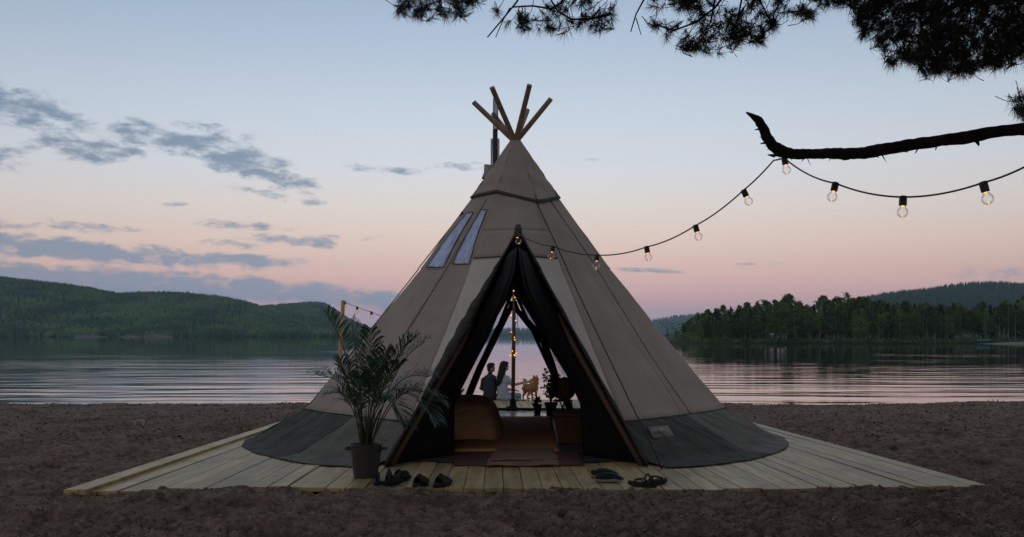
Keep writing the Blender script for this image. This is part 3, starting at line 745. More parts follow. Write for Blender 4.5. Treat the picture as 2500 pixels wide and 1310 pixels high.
# ------------------------------------------------------------------ inside the tipi
M['floor'] = pmat('floor_vinyl', (.060, .050, .058), (.085, .072, .080), scale=2, stretch=(6, .6, 1), rough=.28, spec=.6)
M['rug'] = pmat('rug_weave', (.46, .20, .085), (.62, .31, .135), scale=60, stretch=(1, 2, 1), rough=.95, bump=.008, bscale=70, spec=.05, detail=3)
M['blanket'] = pmat('blanket', (.52, .28, .145), (.64, .37, .20), scale=4, rough=.95, bump=.05, bscale=5, bstretch=(1, 2.5, 1), spec=.05)
M['redbrown'] = pmat('red_brown', (.060, .022, .015), (.095, .036, .023), scale=8, rough=.7)
M['mat_pale'] = pmat('pale_mat', (.14, .075, .048), (.24, .14, .095), scale=5, stretch=(1, 6, 1), rough=.8, bump=.01, bscale=7, bstretch=(1, 6, 1))
M['fur'] = pmat('sheepskin', (.34, .20, .09), (.50, .32, .16), scale=25, rough=1, bump=.03, bscale=40)
M['rattan'] = pmat('rattan', (.05, .03, .02), rough=.5)
M['terracotta'] = pmat('plant_pot', (.07, .028, .020), (.10, .04, .028), scale=8, rough=.7)
M['leaf'] = pmat('plant_leaf', (.022, .040, .018), (.04, .065, .028), scale=12, rough=.45, spec=.4)
M['red_flower'] = pmat('red_flower', (.32, .02, .02), rough=.6)

n = 48
o = MB().add([(TC.x + 3.3 * math.sin(2 * math.pi * k / n), TC.y + 3.3 * math.cos(2 * math.pi * k / n) * (1.34 if math.cos(2 * math.pi * k / n) > .5 and abs(math.sin(2 * math.pi * k / n)) < .5 else 1), .012) for k in range(n)], [tuple(range(n))[::-1]]).build('tent_floor', M['floor'], smooth=False)
setprops(o, 'dark glossy floor sheet inside the tipi', 'floor', kind='structure')
p0, p1 = gnd(1195, 1001), gnd(1330, 1001)
o = MB().tube([(-1.3, 19.95, .035), (-.6, 20.0, .035), (0, 20.02, .035), (.7, 19.97, .035), (1.4, 19.9, .035)], .03, 8).build('door_sill', M['rope'])
setprops(o, 'dark ground tube across the rear doorway', 'sill')

def slab(pts, z0, z1, name, mat, label, cat, wav=.006, seed=1, nx=24, ny=20):
    (a, b, c, d) = [Vector(p) for p in pts]
    rows = []
    for i in range(ny + 1):
        l, r_ = a.lerp(d, i / ny), b.lerp(c, i / ny)
        rows.append([Vector((p.x, p.y, z1 + wav * pnf(p.x * 3, p.y * 3, seed))) for p in [l.lerp(r_, k / nx) for k in range(nx + 1)]])
    o = MB().grid(rows).build(name, mat); md = o.modifiers.new('thick', 'SOLIDIFY'); md.thickness = z1 - z0; md.offset = -1
    return setprops(o, label, cat)
slab([gnd(1108, 1104), gnd(1364, 1104), gnd(1346, 1019), gnd(1190, 1019)], .014, .034, 'rug', M['rug'], 'burnt orange woven rug on the floor of the tipi', 'rug')
slab([gnd(1108, 1137), gnd(1424, 1137), gnd(1420, 1107), gnd(1108, 1107)], .006, .020, 'threshold_mat', M['redbrown'], 'dark red brown mat just inside the front doorway', 'mat')
dm = empty('doormat', gnd(1280, 1120), 'crumpled pale brown layered doormat at the front doorway', 'mat')
for i, (q, z) in enumerate((([gnd(1188, 1139), gnd(1366, 1138), gnd(1360, 1108), gnd(1198, 1109)], .03), ([gnd(1200, 1131), gnd(1362, 1127), gnd(1350, 1104), gnd(1212, 1103)], .052))):
    rows = []
    for r_ in range(13):
        l, rr = q[0].lerp(q[3], r_ / 12), q[1].lerp(q[2], r_ / 12)
        rows.append([Vector((p.x, p.y + .03 * pnf(p.x * 2, i * 3 + r_ * .05, 31), z + .012 * pnf(p.x * 3.5, p.y * 5 + i * 7, 32) + .008 * pnf(p.x * 9, p.y * 9, 33))) for p in [l.lerp(rr, k / 28) for k in range(29)]])
    o = MB().grid(rows).build('layer', M['mat_pale'], dm); md = o.modifiers.new('thick', 'SOLIDIFY'); md.thickness = .014; md.offset = -1

def build_bed():
    x0, x1, y0, y1, h = -1.75, -.215, 14.25, 16.5, .53
    t = empty('bed', (-.9, 15.3, .03), 'low bed under a rust orange blanket inside the tipi', 'bed')
    rows = []
    for i in range(33):
        s = (i / 32) ** 1.6; y = y0 + (y1 - y0) * s; row = []
        e = math.sin(min(1, s / .24) * math.pi / 2) ** .6
        for k in range(41):
            u = k / 40
            # across: floor at the left, over the top, and down the right side with rounded shoulders
            hh = h * (1 + .07 * math.sin(math.pi * s))
            if u < .1: x, z = x0, h * u / .1
            elif u < .58: x, z = x0 + (x1 - .34 - x0) * (u - .1) / .48, h
            elif u < .80:
                a = (u - .58) / .22 * math.pi / 2; x, z = x1 - .34 + .34 * math.sin(a), h - .33 * (1 - math.cos(a))
            else:
                w = (u - .80) / .20; x, z = x1 + .04 * w + .025 * math.sin(y * 13) * w + .014 * math.sin(y * 29) * w, (h - .33) * (1 - w) + .04
            z = max(.035, z + .014 * pnf(x * 4, y * 7, 41) * (z > .3))
            row.append(Vector((x, y - (1 - e) * (.05 + .030 * math.sin(x * 17 + 1) + .018 * math.sin(x * 39)), max(.035, z * e))))
        rows.append(row)
    rows[0] = [Vector((p.x, p.y, .035)) for p in rows[0]]
    cloth(MB().grid(rows).build('blanket', M['blanket'], t), .02)
    MB().box((-.98, 15.4, .13), (1.4, 2.1, .18)).build('mattress', M['redbrown'], t, smooth=False)
    MB().ball((-1.25, 16.1, .60), (.32, .2, .11), 16, 10).build('pillow', M['blanket'], t)
build_bed()
def build_chest():
    t = empty('storage_basket', gnd(1390, 1088), 'dark red brown lidded basket at the right of the rug', 'basket')
    y0, y1 = 13.75, 14.35
    b = [(.64, y0), (1.02, y0), (1.0, y1), (.66, y1)]; tp = [(.585, y0 - .03), (1.06, y0 - .03), (1.06, y1 + .03), (.585, y1 + .03)]
    mb = MB(); mb.add([(*p, .015) for p in b] + [(*p, .395) for p in tp], [(3, 2, 1, 0), (4, 5, 6, 7), (0, 1, 5, 4), (1, 2, 6, 5), (2, 3, 7, 6), (3, 0, 4, 7)])
    o = mb.build('body', M['redbrown'], t, smooth=False); bv = o.modifiers.new('bevel', 'BEVEL'); bv.width = .02; bv.segments = 3
    o = MB().hexa([(.575, y0 - .045), (1.07, y0 - .045), (1.07, y1 + .045), (.575, y1 + .045)], .398, .43).build('lid', M['redbrown'], t, smooth=False); bv = o.modifiers.new('bevel', 'BEVEL'); bv.width = .012; bv.segments = 2
build_chest()
def build_chair():
    c = gnd(1374, 1013); c.z = .014
    t = empty('rattan_chair', c, 'round rattan chair draped with a tan sheepskin beside the pots', 'chair')
    for k in range(6):
        a = 2 * math.pi * k / 6
        pts = []
        for i in range(9):
            u = i / 8; b = a + (u - .5) * 1.5; r_ = .21 - .045 * math.sin(math.pi * u)
            pts.append(c + Vector((r_ * math.cos(b), r_ * math.sin(b), .27 * math.sin(math.pi * u))))
        MB().tube(pts, .012, 6).build('leg', M['rattan'], t)
    MB().tube([c + Vector((.17 * math.cos(2 * math.pi * k / 20), .17 * math.sin(2 * math.pi * k / 20), .275)) for k in range(21)], .014, 6).build('seat_ring', M['rattan'], t)
    mb = MB(); rows = []
    for i in range(17):
        a = math.pi * i / 16; row = []
        for k in range(22):
            b = 2 * math.pi * k / 22
            r_ = (.20 + .03 * math.sin(3 * b)) * math.sin(a) * (1 + .12 * random.random())
            row.append(c + Vector((r_ * math.cos(b) + .03, r_ * math.sin(b), .49 - .235 * math.cos(a) * (1 if a < 1.57 else .9) + .02 * random.random())))
        rows.append(row)
    mb.grid(rows[::-1], True); o = mb.build('sheepskin', M['fur'], t); sb = o.modifiers.new('sub', 'SUBSURF'); sb.levels = 1; sb.render_levels = 1
build_chair()
def leaf_bush(mb, c, rx, rz_, nleaf, L, stems=6):
    for s in range(stems):
        a = random.random() * 6.28
        tip = Vector((c.x + rx * .7 * math.cos(a), c.y + rx * .7 * math.sin(a), c.z + rz_ * random.uniform(1.1, 1.9)))
        mb.tube([c + Vector((0, 0, -.02)), c.lerp(tip, .5) + Vector((0, 0, .05)), tip], [.008, .006, .003], 5)
        for k in range(nleaf // stems):
            u = random.uniform(.25, 1); p = c.lerp(tip, u) + Vector([random.gauss(0, rx * .28) for _ in range(3)])
            d = Vector((random.gauss(0, 1), random.gauss(0, 1), random.gauss(.2, .7))).normalized(); w = d.orthogonal().normalized()
            w.rotate(Quaternion(d, random.random() * 6.28)); l = L * random.uniform(.7, 1.3)
            mb.add([p, p + d * l * .5 + w * l * .26, p + d * l, p + d * l * .5 - w * l * .26], [(0, 1, 2, 3)])
def build_plants():
    for px, py, r_, h, bush, name, lab in ((1312, 1011, .082, .185, None, 'potted_flower', 'small dark pot with red flowers by the rear doorway'),
                                         (1345, 1014, .115, .24, 1, 'potted_shrub', 'tall leafy plant in a dark pot beside the red flowers')):
        c = gnd(px, py); c.z = .014
        t = empty(name, c, lab, 'plant')
        p = MB().lathe([(r_ * .72, 0), (r_ * .95, h * .8), (r_ * 1.1, h * .8), (r_ * 1.1, h), (r_ * .95, h), (r_ * .9, h * .85), (.01, h * .85)], c, 20).build('pot', M['terracotta'], t, auto=40)
        mb = MB(); top = c + Vector((0, 0, h * .85))
        if bush: leaf_bush(mb, top, .15, .40, 560, .066, 11)
        else: leaf_bush(mb, top, .10, .10, 70, .07, 6)
        mb.build('foliage', M['leaf'], t)
        mb = MB()
        for k in range(9 if not bush else 3):
            q = top + (Vector((random.gauss(0, .03), random.gauss(0, .03), random.uniform(.04, .15))) if not bush else Vector((random.gauss(.08, .05), -.12, random.uniform(.2, .4))))
            MB().ball(q, .022, 7, 5).build('flower', M['red_flower'], t)
    c = Vector((-1.02, 18.2, .0)); c.z = .014
    t = empty('leafy_plant', c, 'dark sprig of a potted plant at the left rear doorway', 'plant')
    MB().lathe([(.08, 0), (.11, .26), (.10, .26), (.01, .24)], c, 16).build('pot', M['terracotta'], t, auto=40)
    mb = MB(); leaf_bush(mb, c + Vector((0, 0, .24)), .16, .18, 120, .09, 6); mb.build('foliage', M['leaf'], t)
build_plants()
# rear porch prop with fairy lights
def build_prop():
    b = Vector((.02, 20.22, 0)); top = Vector((.045, 20.22, 2.44))
    t = empty('porch_prop', b, 'upright wooden prop of the rear porch wound with fairy lights', 'pole')
    MB().tube([b + Vector((0, 0, .1)), b.lerp(top, .5), top], .04, 14).build('shaft', M['pole'], t)
    MB().lathe([(.10, 0), (.105, .04), (.07, .10), (.062, .22), (.05, .225)], b, 14).build('boot', M['rope'], t, auto=40)
    MB().box(b + Vector((-.09, -.02, .05)), (.08, .06, .07)).build('boot_strap', M['black_plastic'], t, smooth=False)
    s = empty('fairy_lights', top, 'string of warm fairy lights wound round the rear prop', 'string light')
    pts = []
    for i in range(90):
        u = i / 89; z = 2.44 - 1.25 * u; a = u * 6 * 2 * math.pi; r_ = .045 + .02 * max(0, math.sin(a * 1.7))
        x = b.x + (top.x - b.x) * z / 2.44
        pts.append(Vector((x + r_ * math.sin(a), b.y - r_ * math.cos(a), z)))
    MB().tube(pts, .0025, 4).build('wire', M['rope'], s)
    for px, py in ((1254, 708), (1251, 713), (1257, 724), (1258, 742), (1248, 768), (1259, 781), (1248, 809), (1256, 822), (1257, 828), (1251, 855), (1256, 865), (1260, 861), (1246, 866), (1257, 866)):
        MB().ball(at(px, py, 20.15), .0085, 8, 6).build('light', M['fairy'], s)
    MB().ball(at(1236, 707, 19.6), .012, 8, 6).build('light', M['fairy'], s)
    o = MB().tube([at(1262.5, 735, 20.0), at(1262.8, 775, 20.0), at(1262.6, 796, 20.0)], [.006, .007, .009], 6).build('strap', M['rope'])
    setprops(o, 'black strap hanging in the rear doorway right of the prop', 'strap')
build_prop()

# ------------------------------------------------------------------ people and dog on the far end of the deck
def capsule(mb, a, b, ra, rb, n=12):
    a, b = Vector(a), Vector(b); mb.tube([a, a.lerp(b, .33), a.lerp(b, .66), b], [ra, ra + (rb - ra) * .33, ra + (rb - ra) * .66, rb], n)
    mb.ball(a, ra, n, 8); mb.ball(b, rb, n, 8)
def remesh(o, vox=.012, it=4):
    md = o.modifiers.new('skin', 'REMESH'); md.mode = 'VOXEL'; md.voxel_size = vox; md.use_smooth_shade = True
    if it: sm = o.modifiers.new('smooth', 'SMOOTH'); sm.iterations = it; sm.factor = .5
    return o
M['skin'] = pmat('skin', (.42, .25, .18), (.46, .28, .20), scale=8, rough=.55)
M['hair_dark'] = pmat('hair_dark', (.008, .006, .006), (.018, .013, .012), scale=18, stretch=(4, 4, .5), rough=.6, spec=.25, bump=.01, bscale=30, bstretch=(4, 4, .4))
M['shirt_grey'] = pmat('shirt_grey', (.022, .026, .032), (.034, .038, .046), scale=7, stretch=(.4, .4, 6), rough=.9, bump=.01, bscale=8, bstretch=(.5, .5, 3))
M['shirt_blue'] = pmat('shirt_blue', (.34, .39, .46), (.42, .47, .54), scale=6, rough=.9, bump=.012, bscale=8, bstretch=(1, 1, 2))
M['trousers'] = pmat('dark_trousers', (.010, .010, .012), rough=.9)
M['jeans'] = pmat('pale_jeans', (.20, .26, .33), (.26, .32, .40), scale=8, rough=.9)
def fingers(mb, palm, d, nrm, s=1.0, spread=.012, curl=.35):
    d = Vector(d).normalized(); nrm = Vector(nrm).normalized(); side = d.cross(nrm).normalized()
    for k, L in enumerate((.062, .074, .078, .070)):
        o = palm + side * (k - 1.5) * .019 * s + d * .03
        p1 = o + d * L * .5 * s + nrm * -.004; p2 = p1 + (d * math.cos(curl) - nrm * math.sin(curl)) * L * .5 * s
        mb.tube([o - d * .02, p1, p2], [.0095, .009, .007], 6)
    o = palm - side * .034 * s - d * .01; mb.tube([o, o - side * .025 + d * .03, o - side * .03 + d * .055 - nrm * .01], [.011, .0105, .008], 6)
def build_man():
    b = Vector((-.515, 23.38, 0))
    t = empty('person', b, 'person in a dark grey t-shirt and glasses sitting at the deck end, head turned right', 'person')
    P = lambda x, y, z: b + Vector((x, y, z))
    mb = MB()
    capsule(mb, P(0, .02, .60), P(.012, .05, .66), .052, .05)                  # neck
    hc = P(.025, .06, .755)
    mb.ball(hc, (.082, .088, .105), 18, 12); mb.ball(hc + Vector((.035, .03, -.05)), (.055, .058, .055), 14, 10)
    nose = hc + Vector((.088, .045, -.022)); mb.tube([hc + Vector((.07, .04, .02)), nose], [.008, .013], 8); mb.ball(nose, .012, 8, 6)
    mb.ball(hc + Vector((.076, .045, -.058)), (.016, .016, .009), 8, 6)        # lips
    mb.ball(hc + Vector((.0, -.075, -.012)), (.022, .014, .032), 8, 6)         # ear
    for s in (-1, 1):                                                          # forearms resting forward
        el_ = P(s * .215, .14, .27); hand = P(s * .12, .36, .20)
        capsule(mb, el_, hand, .042, .03); mb.ball(hand, (.035, .04, .02), 10, 6); fingers(mb, hand, (-.3 * s, .9, -.2), (0, .2, 1))
        capsule(mb, P(s * .11, .47, -.02), P(s * .12, .48, -.40), .055, .042)
        mb.ball(P(s * .12, .53, -.45), (.045, .11, .035), 10, 8)
    remesh(mb.build('body', M['skin'], t), .009, 3)
    mb = MB()
    capsule(mb, P(0, -.02, .12), P(0, -.035, .34), .158, .145, 16); mb.ball(P(0, -.02, .44), (.165, .115, .16), 16, 10)
    capsule(mb, P(-.14, .0, .475), P(.14, .0, .475), .066, .066); capsule(mb, P(-.07, .0, .52), P(.08, .0, .52), .07, .07); capsule(mb, P(0, .0, .54), P(.005, .02, .62), .085, .058)
    for s in (-1, 1): capsule(mb, P(s * .145, .0, .465), P(s * .185, .12, .28), .066, .056)
    remesh(mb.build('shirt', M['shirt_grey'], t), .012, 4)
    mb = MB(); mb.ball(P(0, .02, .085), (.175, .15, .09), 16, 10)
    for s in (-1, 1): capsule(mb, P(s * .09, .03, .085), P(s * .11, .45, .075), .088, .068)
    remesh(mb.build('trousers', M['trousers'], t), .012, 4)
    mb = MB(); mb.ball(hc + Vector((-.014, -.004, .025)), (.088, .095, .098), 16, 12); mb.ball(hc + Vector((.028, .012, .072)), (.066, .075, .045), 12, 8); mb.ball(hc + Vector((-.045, -.03, -.045)), (.05, .06, .05), 12, 8)
    remesh(mb.build('hair', M['hair_dark'], t), .011, 2)
    g = MB()
    for dy in (-.012, .075): g.tube([hc + Vector((.084 + .0 * dy, dy + .022 * math.cos(a), .008 + .02 * math.sin(a))) for a in np.linspace(0, 6.283, 13)], .004, 5)
    g.tube([hc + Vector((.086, -.03, .012)), hc + Vector((.0, -.088, .012))], .004, 5)
    g.build('glasses', M['black_plastic'], t)
build_man()
DOG = Vector((.435, 23.20, 0))
def build_woman():
    b = Vector((-.225, 23.34, 0))
    t = empty('person', b, 'person with long dark hair and pale blue shirt sitting, one arm reaching to the dog', 'person')
    P = lambda x, y, z: b + Vector((x, y, z))
    mb = MB()
    capsule(mb, P(.03, .03, .62), P(.045, .04, .69), .043, .042)
    hc = P(.055, .05, .79)
    mb.ball(hc, (.085, .075, .105), 18, 12); mb.ball(hc + Vector((.034, .0, -.058)), (.05, .05, .05), 14, 10)
    nose = hc + Vector((.106, .0, -.022)); mb.tube([hc + Vector((.084, 0, .02)), nose], [.008, .012], 8); mb.ball(nose, .010, 8, 6)
    for dz in (-.052, -.066): mb.ball(hc + Vector((.083, 0, dz)), (.014, .016, .008), 8, 6)
    # right arm to the dog's neck, left arm in the lap
    sh, el_, hd = P(.17, -.01, .40), P(.31, -.04, .37), Vector((.365, 23.10, .445))
    capsule(mb, sh, el_, .045, .036); capsule(mb, el_, hd, .036, .024); mb.ball(hd + Vector((.03, 0, 0)), (.042, .018, .034), 10, 8)
    fingers(mb, hd + Vector((.05, -.005, .0)), (1, .0, -.12), (0, -1, .1), 1.0, curl=-.5)
    el2, h2 = P(.14, .22, .24), P(.30, .30, .22)
    capsule(mb, el2, h2, .036, .024); mb.ball(h2, (.04, .03, .018), 10, 6); fingers(mb, h2, (1, .2, -.2), (0, .2, 1))
    for s in (0, 1):
        capsule(mb, P(.36 + .04 * s, .34 + .1 * s, .05), P(.40 + .02 * s, .46, -.30), .05, .036); mb.ball(P(.44, .48 + .03 * s, -.36), (.10, .04, .032), 10, 8)
    remesh(mb.build('body', M['skin'], t), .009, 3)
    mb = MB()
    capsule(mb, P(.02, 0, .08), P(.0, -.015, .30), .150, .128, 16); mb.ball(P(.01, -.005, .43), (.150, .105, .15), 16, 10)
    capsule(mb, P(-.10, .01, .525), P(.125, -.005, .52), .06, .06); capsule(mb, P(.02, .0, .54), P(.03, .02, .615), .07, .05)
    capsule(mb, P(.125, -.01, .50), P(.225, -.03, .395), .066, .062); capsule(mb, P(-.11, .04, .49), P(.0, .18, .30), .062, .055)
    mb.ball(P(.03, -.01, .06), (.185, .15, .075), 16, 8)
    remesh(mb.build('shirt', M['shirt_blue'], t), .011, 3)
    mb = MB(); mb.ball(P(.04, .03, .08), (.16, .14, .08), 14, 8)
    for s in (0, 1): capsule(mb, P(.10, .05 + .1 * s, .085), P(.37 + .02 * s, .30 + .12 * s, .09), .085, .062)
    remesh(mb.build('trousers', M['jeans'], t), .012, 3)
    mb = MB(); mb.ball(hc + Vector((-.022, -.004, .026)), (.100, .092, .103), 16, 12); mb.ball(hc + Vector((.03, .0, .07)), (.066, .075, .045), 12, 8)
    pts = [hc + Vector((-.045, -.035, .0)), P(-.02, -.03, .66), P(-.05, -.085, .54), P(-.075, -.115, .43), P(-.10, -.12, .34)]
    mb.tube(pts, [.085, .082, .075, .06, .022], 14); mb.ball(pts[0], .085, 12, 8)
    mb.tube([hc + Vector((.0, -.07, .0)), P(.04, -.055, .67), P(.02, -.08, .56)], [.045, .042, .022], 10)
    remesh(mb.build('hair', M['hair_dark'], t), .011, 2)
build_woman()
def dogmat():
    m = bpy.data.materials.new('dog_fur'); m.use_nodes = True; t = m.node_tree; b = t.nodes['Principled BSDF']; b.inputs['Roughness'].default_value = .95
    tcn = t.nodes.new('ShaderNodeTexCoord'); sp = t.nodes.new('ShaderNodeSeparateXYZ'); t.links.new(tcn.outputs['Object'], sp.inputs[0])
    nz = t.nodes.new('ShaderNodeTexNoise'); nz.inputs['Scale'].default_value = 22; t.links.new(tcn.outputs['Object'], nz.inputs['Vector'])
    ma = t.nodes.new('ShaderNodeMath'); ma.operation = 'MULTIPLY_ADD'; ma.inputs[1].default_value = .12; t.links.new(nz.outputs[0], ma.inputs[0]); t.links.new(sp.outputs[2], ma.inputs[2])
    cr_ = t.nodes.new('ShaderNodeValToRGB'); t.links.new(ma.outputs[0], cr_.inputs[0]); e = cr_.color_ramp.elements
    e[0].position = .10; e[0].color = (.46, .36, .26, 1); e[1].position = .25; e[1].color = (.38, .165, .058, 1); x = e.new(.55); x.color = (.32, .125, .038, 1)
    t.links.new(cr_.outputs[0], b.inputs['Base Color']); bp = t.nodes.new('ShaderNodeBump'); bp.inputs['Distance'].default_value = .02
    n2 = t.nodes.new('ShaderNodeTexNoise'); n2.inputs['Scale'].default_value = 60; t.links.new(tcn.outputs['Object'], n2.inputs['Vector']); t.links.new(n2.outputs[0], bp.inputs['Height']); t.links.new(bp.outputs[0], b.inputs['Normal'])
    return m
M['dog'] = dogmat(); M['dog_pale'] = pmat('dog_pale_fur', (.45, .36, .27), (.55, .46, .36), scale=20, rough=1, bump=.02, bscale=50)
def build_dog():
    t = empty('dog', DOG, 'red and cream spitz dog standing on the deck end with curled tail', 'dog')
    fw = Vector((.66, .75, 0)).normalized(); sd = Vector((fw.y, -fw.x, 0))
    P = lambda f, s, z: DOG + fw * f + sd * s + Vector((0, 0, z))
    mb = MB()
    mb.tube([P(-.21, 0, .315), P(-.17, 0, .315), P(-.06, 0, .31), P(.06, 0, .305), P(.14, 0, .315), P(.185, 0, .33)], [.055, .082, .082, .098, .098, .06], 16)
    mb.ball(P(-.17, 0, .31), (.085, .085, .088), 14, 10); mb.ball(P(.12, 0, .30), (.10, .10, .108), 14, 10)
    capsule(mb, P(.10, 0, .34), P(.155, -.005, .45), .108, .088)
    hc = P(.175, -.01, .485); mb.ball(hc, (.086, .086, .072), 14, 10)
    mz = hc + (fw * .5 - sd * .5 + Vector((0, 0, -.02))).normalized() * .105; mb.tube([hc + Vector((0, 0, -.012)), mz], [.055, .026], 10); mb.ball(mz, .022, 8, 6)
    for s in (-1, 1):
        e = hc + sd * s * .042 + Vector((0, 0, .045)); mb.tube([e, e + Vector((0, 0, .04)) + sd * s * .006, e + Vector((0, 0, .075)) + sd * s * .008], [.028, .018, .004], 8)
        # front leg: shoulder, elbow, wrist, paw
        mb.tube([P(.13, s * .062, .29), P(.105, s * .066, .20), P(.125, s * .066, .10), P(.125, s * .066, .03)], [.052, .034, .023, .021], 10); mb.ball(P(.14, s * .066, .020), (.032, .03, .02), 10, 6)
        # hind leg: hip, knee forward, hock back, paw
        mb.tube([P(-.17, s * .055, .30), P(-.115, s * .068, .205), P(-.20, s * .068, .105), P(-.185, s * .068, .03)], [.068, .050, .023, .021], 10); mb.ball(P(-.17, s * .068, .020), (.034, .03, .02), 10, 6)
    remesh(mb.build('body', M['dog'], t), .010, 2)
    mb = MB(); pts = []
    for i in range(11):
        a = -.6 + i / 10 * 4.6; pts.append(P(-.195 + .055 * math.sin(a) * .8, -.03 - .01 * i / 10, .435 - .058 * math.cos(a)))
    mb.tube(pts, [.03, .036, .042, .045, .046, .045, .042, .038, .032, .026, .014], 10); remesh(mb.build('tail', M['dog_pale'], t), .009, 1)
    for s in (-1, 1):
        e = hc + sd * s * .042 + Vector((0, 0, .045)) + fw * .008
    MB().ball(mz + (fw * .5 - sd * .5).normalized() * .018, .011, 8, 6).build('nose', M['black_plastic'], t)
    ring = [P(.165, 0, .42) + sd * .083 * math.cos(a) + (fw * .5 - Vector((0, 0, .28))).normalized() * .083 * math.sin(a) for a in np.linspace(0, 6.283, 19)]
    MB().tube(ring, .008, 6).build('collar', M['rope'], t)
build_dog()
def build_picnic():
    c = gnd(1257, 976); 
    rows = [[Vector((c.x + u, c.y + v, .012 + .022 * abs(pnf(u * 9, v * 9, 51)) + (.02 if abs(u) < .1 else 0))) for u in np.linspace(-.26, .27, 22)] for v in np.linspace(-.10, .18, 12)]
    o = cloth(MB().grid(rows).build('picnic_cloth', M['shirt_blue']), .006); setprops(o, 'crumpled pale cloth on the deck between the seated people and the dog', 'cloth')
    g = gnd(1242, 975); g.z = .045
    t = empty('wine_glass', g, 'small stemmed glass of red wine on the pale cloth', 'glass')
    MB().lathe([(.032, 0), (.03, .004), (.004, .008), (.004, .06), (.02, .075), (.035, .10), (.036, .13), (.03, .16), (.0295, .16), (.033, .13), (.004, .078)], g, 14).build('bowl', M['glass'], t)
    MB().lathe([(.004, .079), (.02, .084), (.031, .10), (.032, .118), (.004, .119)], g, 12).build('wine', M['red_flower'], t)
build_picnic()

# ------------------------------------------------------------------ potted palm
M['palm'] = pmat('palm_leaf', (.014, .040, .021), (.032, .078, .040), scale=9, rough=.42, spec=.5)
M['palm_stem'] = pmat('palm_stem', (.03, .04, .017), (.055, .062, .028), scale=9, rough=.5)
M['wicker'] = pmat('dark_wicker', (.018, .016, .014), (.04, .036, .03), scale=40, rough=.5, bump=.006, bscale=60, bstretch=(1, 1, .4))
def frond(base, tip, arch, droop, nl, L, seed):
    rd = random.Random(seed); base, tip = Vector(base), Vector(tip)
    n_ = 26; pts = []
    for i in range(n_):
        u = i / (n_ - 1); p = base.lerp(tip, u); p.z += arch * math.sin(math.pi * min(1, u * 1.02)) ** 1.0 * (1 - .35 * u); p.z -= droop * max(0, u - .6) ** 2 * 4
        pts.append(p)
    st = MB().tube(pts, [.007 * (1 - .8 * i / n_) + .0012 for i in range(n_)], 5)
    lf = MB(); start = .38
    for k in range(nl):
        u = start + (1 - start) * (k + .5) / nl; x = u * (n_ - 1); i = min(int(x), n_ - 2); p = pts[i].lerp(pts[i + 1], x - i); d = (pts[i + 1] - pts[i]).normalized()
        sd_ = d.cross(Vector((0, 0, 1))); sd_ = sd_.normalized() if sd_.length > .05 else Vector((1, 0, 0)); up = sd_.cross(d).normalized()
        prof = math.sin(math.pi * (.12 + .80 * (u - start) / (1 - start))) ** .7
        for s in (-1, 1):
            l = L * prof * rd.uniform(.85, 1.12); w = .0078 * rd.uniform(.8, 1.15)
            a = R(rd.uniform(38, 58)) * (1 - .35 * (u - start))
            v = d * math.cos(a) + sd_ * s * math.sin(a) * .92 + up * (.38 + rd.uniform(-.12, .12))
            v.normalize(); wv = v.cross(up).normalized()
            m1 = p + v * l * .38 + Vector((0, 0, -.02 * l)); m2 = p + v * l * .75 + Vector((0, 0, -.14 * l)); e = p + v * l * .97 + Vector((0, 0, -.36 * l))
            lf.add([p + wv * w * .35, p - wv * w * .35, m1 + wv * w, m1 - wv * w, m2 + wv * w * .8, m2 - wv * w * .8, e], [(0, 2, 3, 1), (2, 4, 5, 3), (4, 6, 5)])
    return st, lf
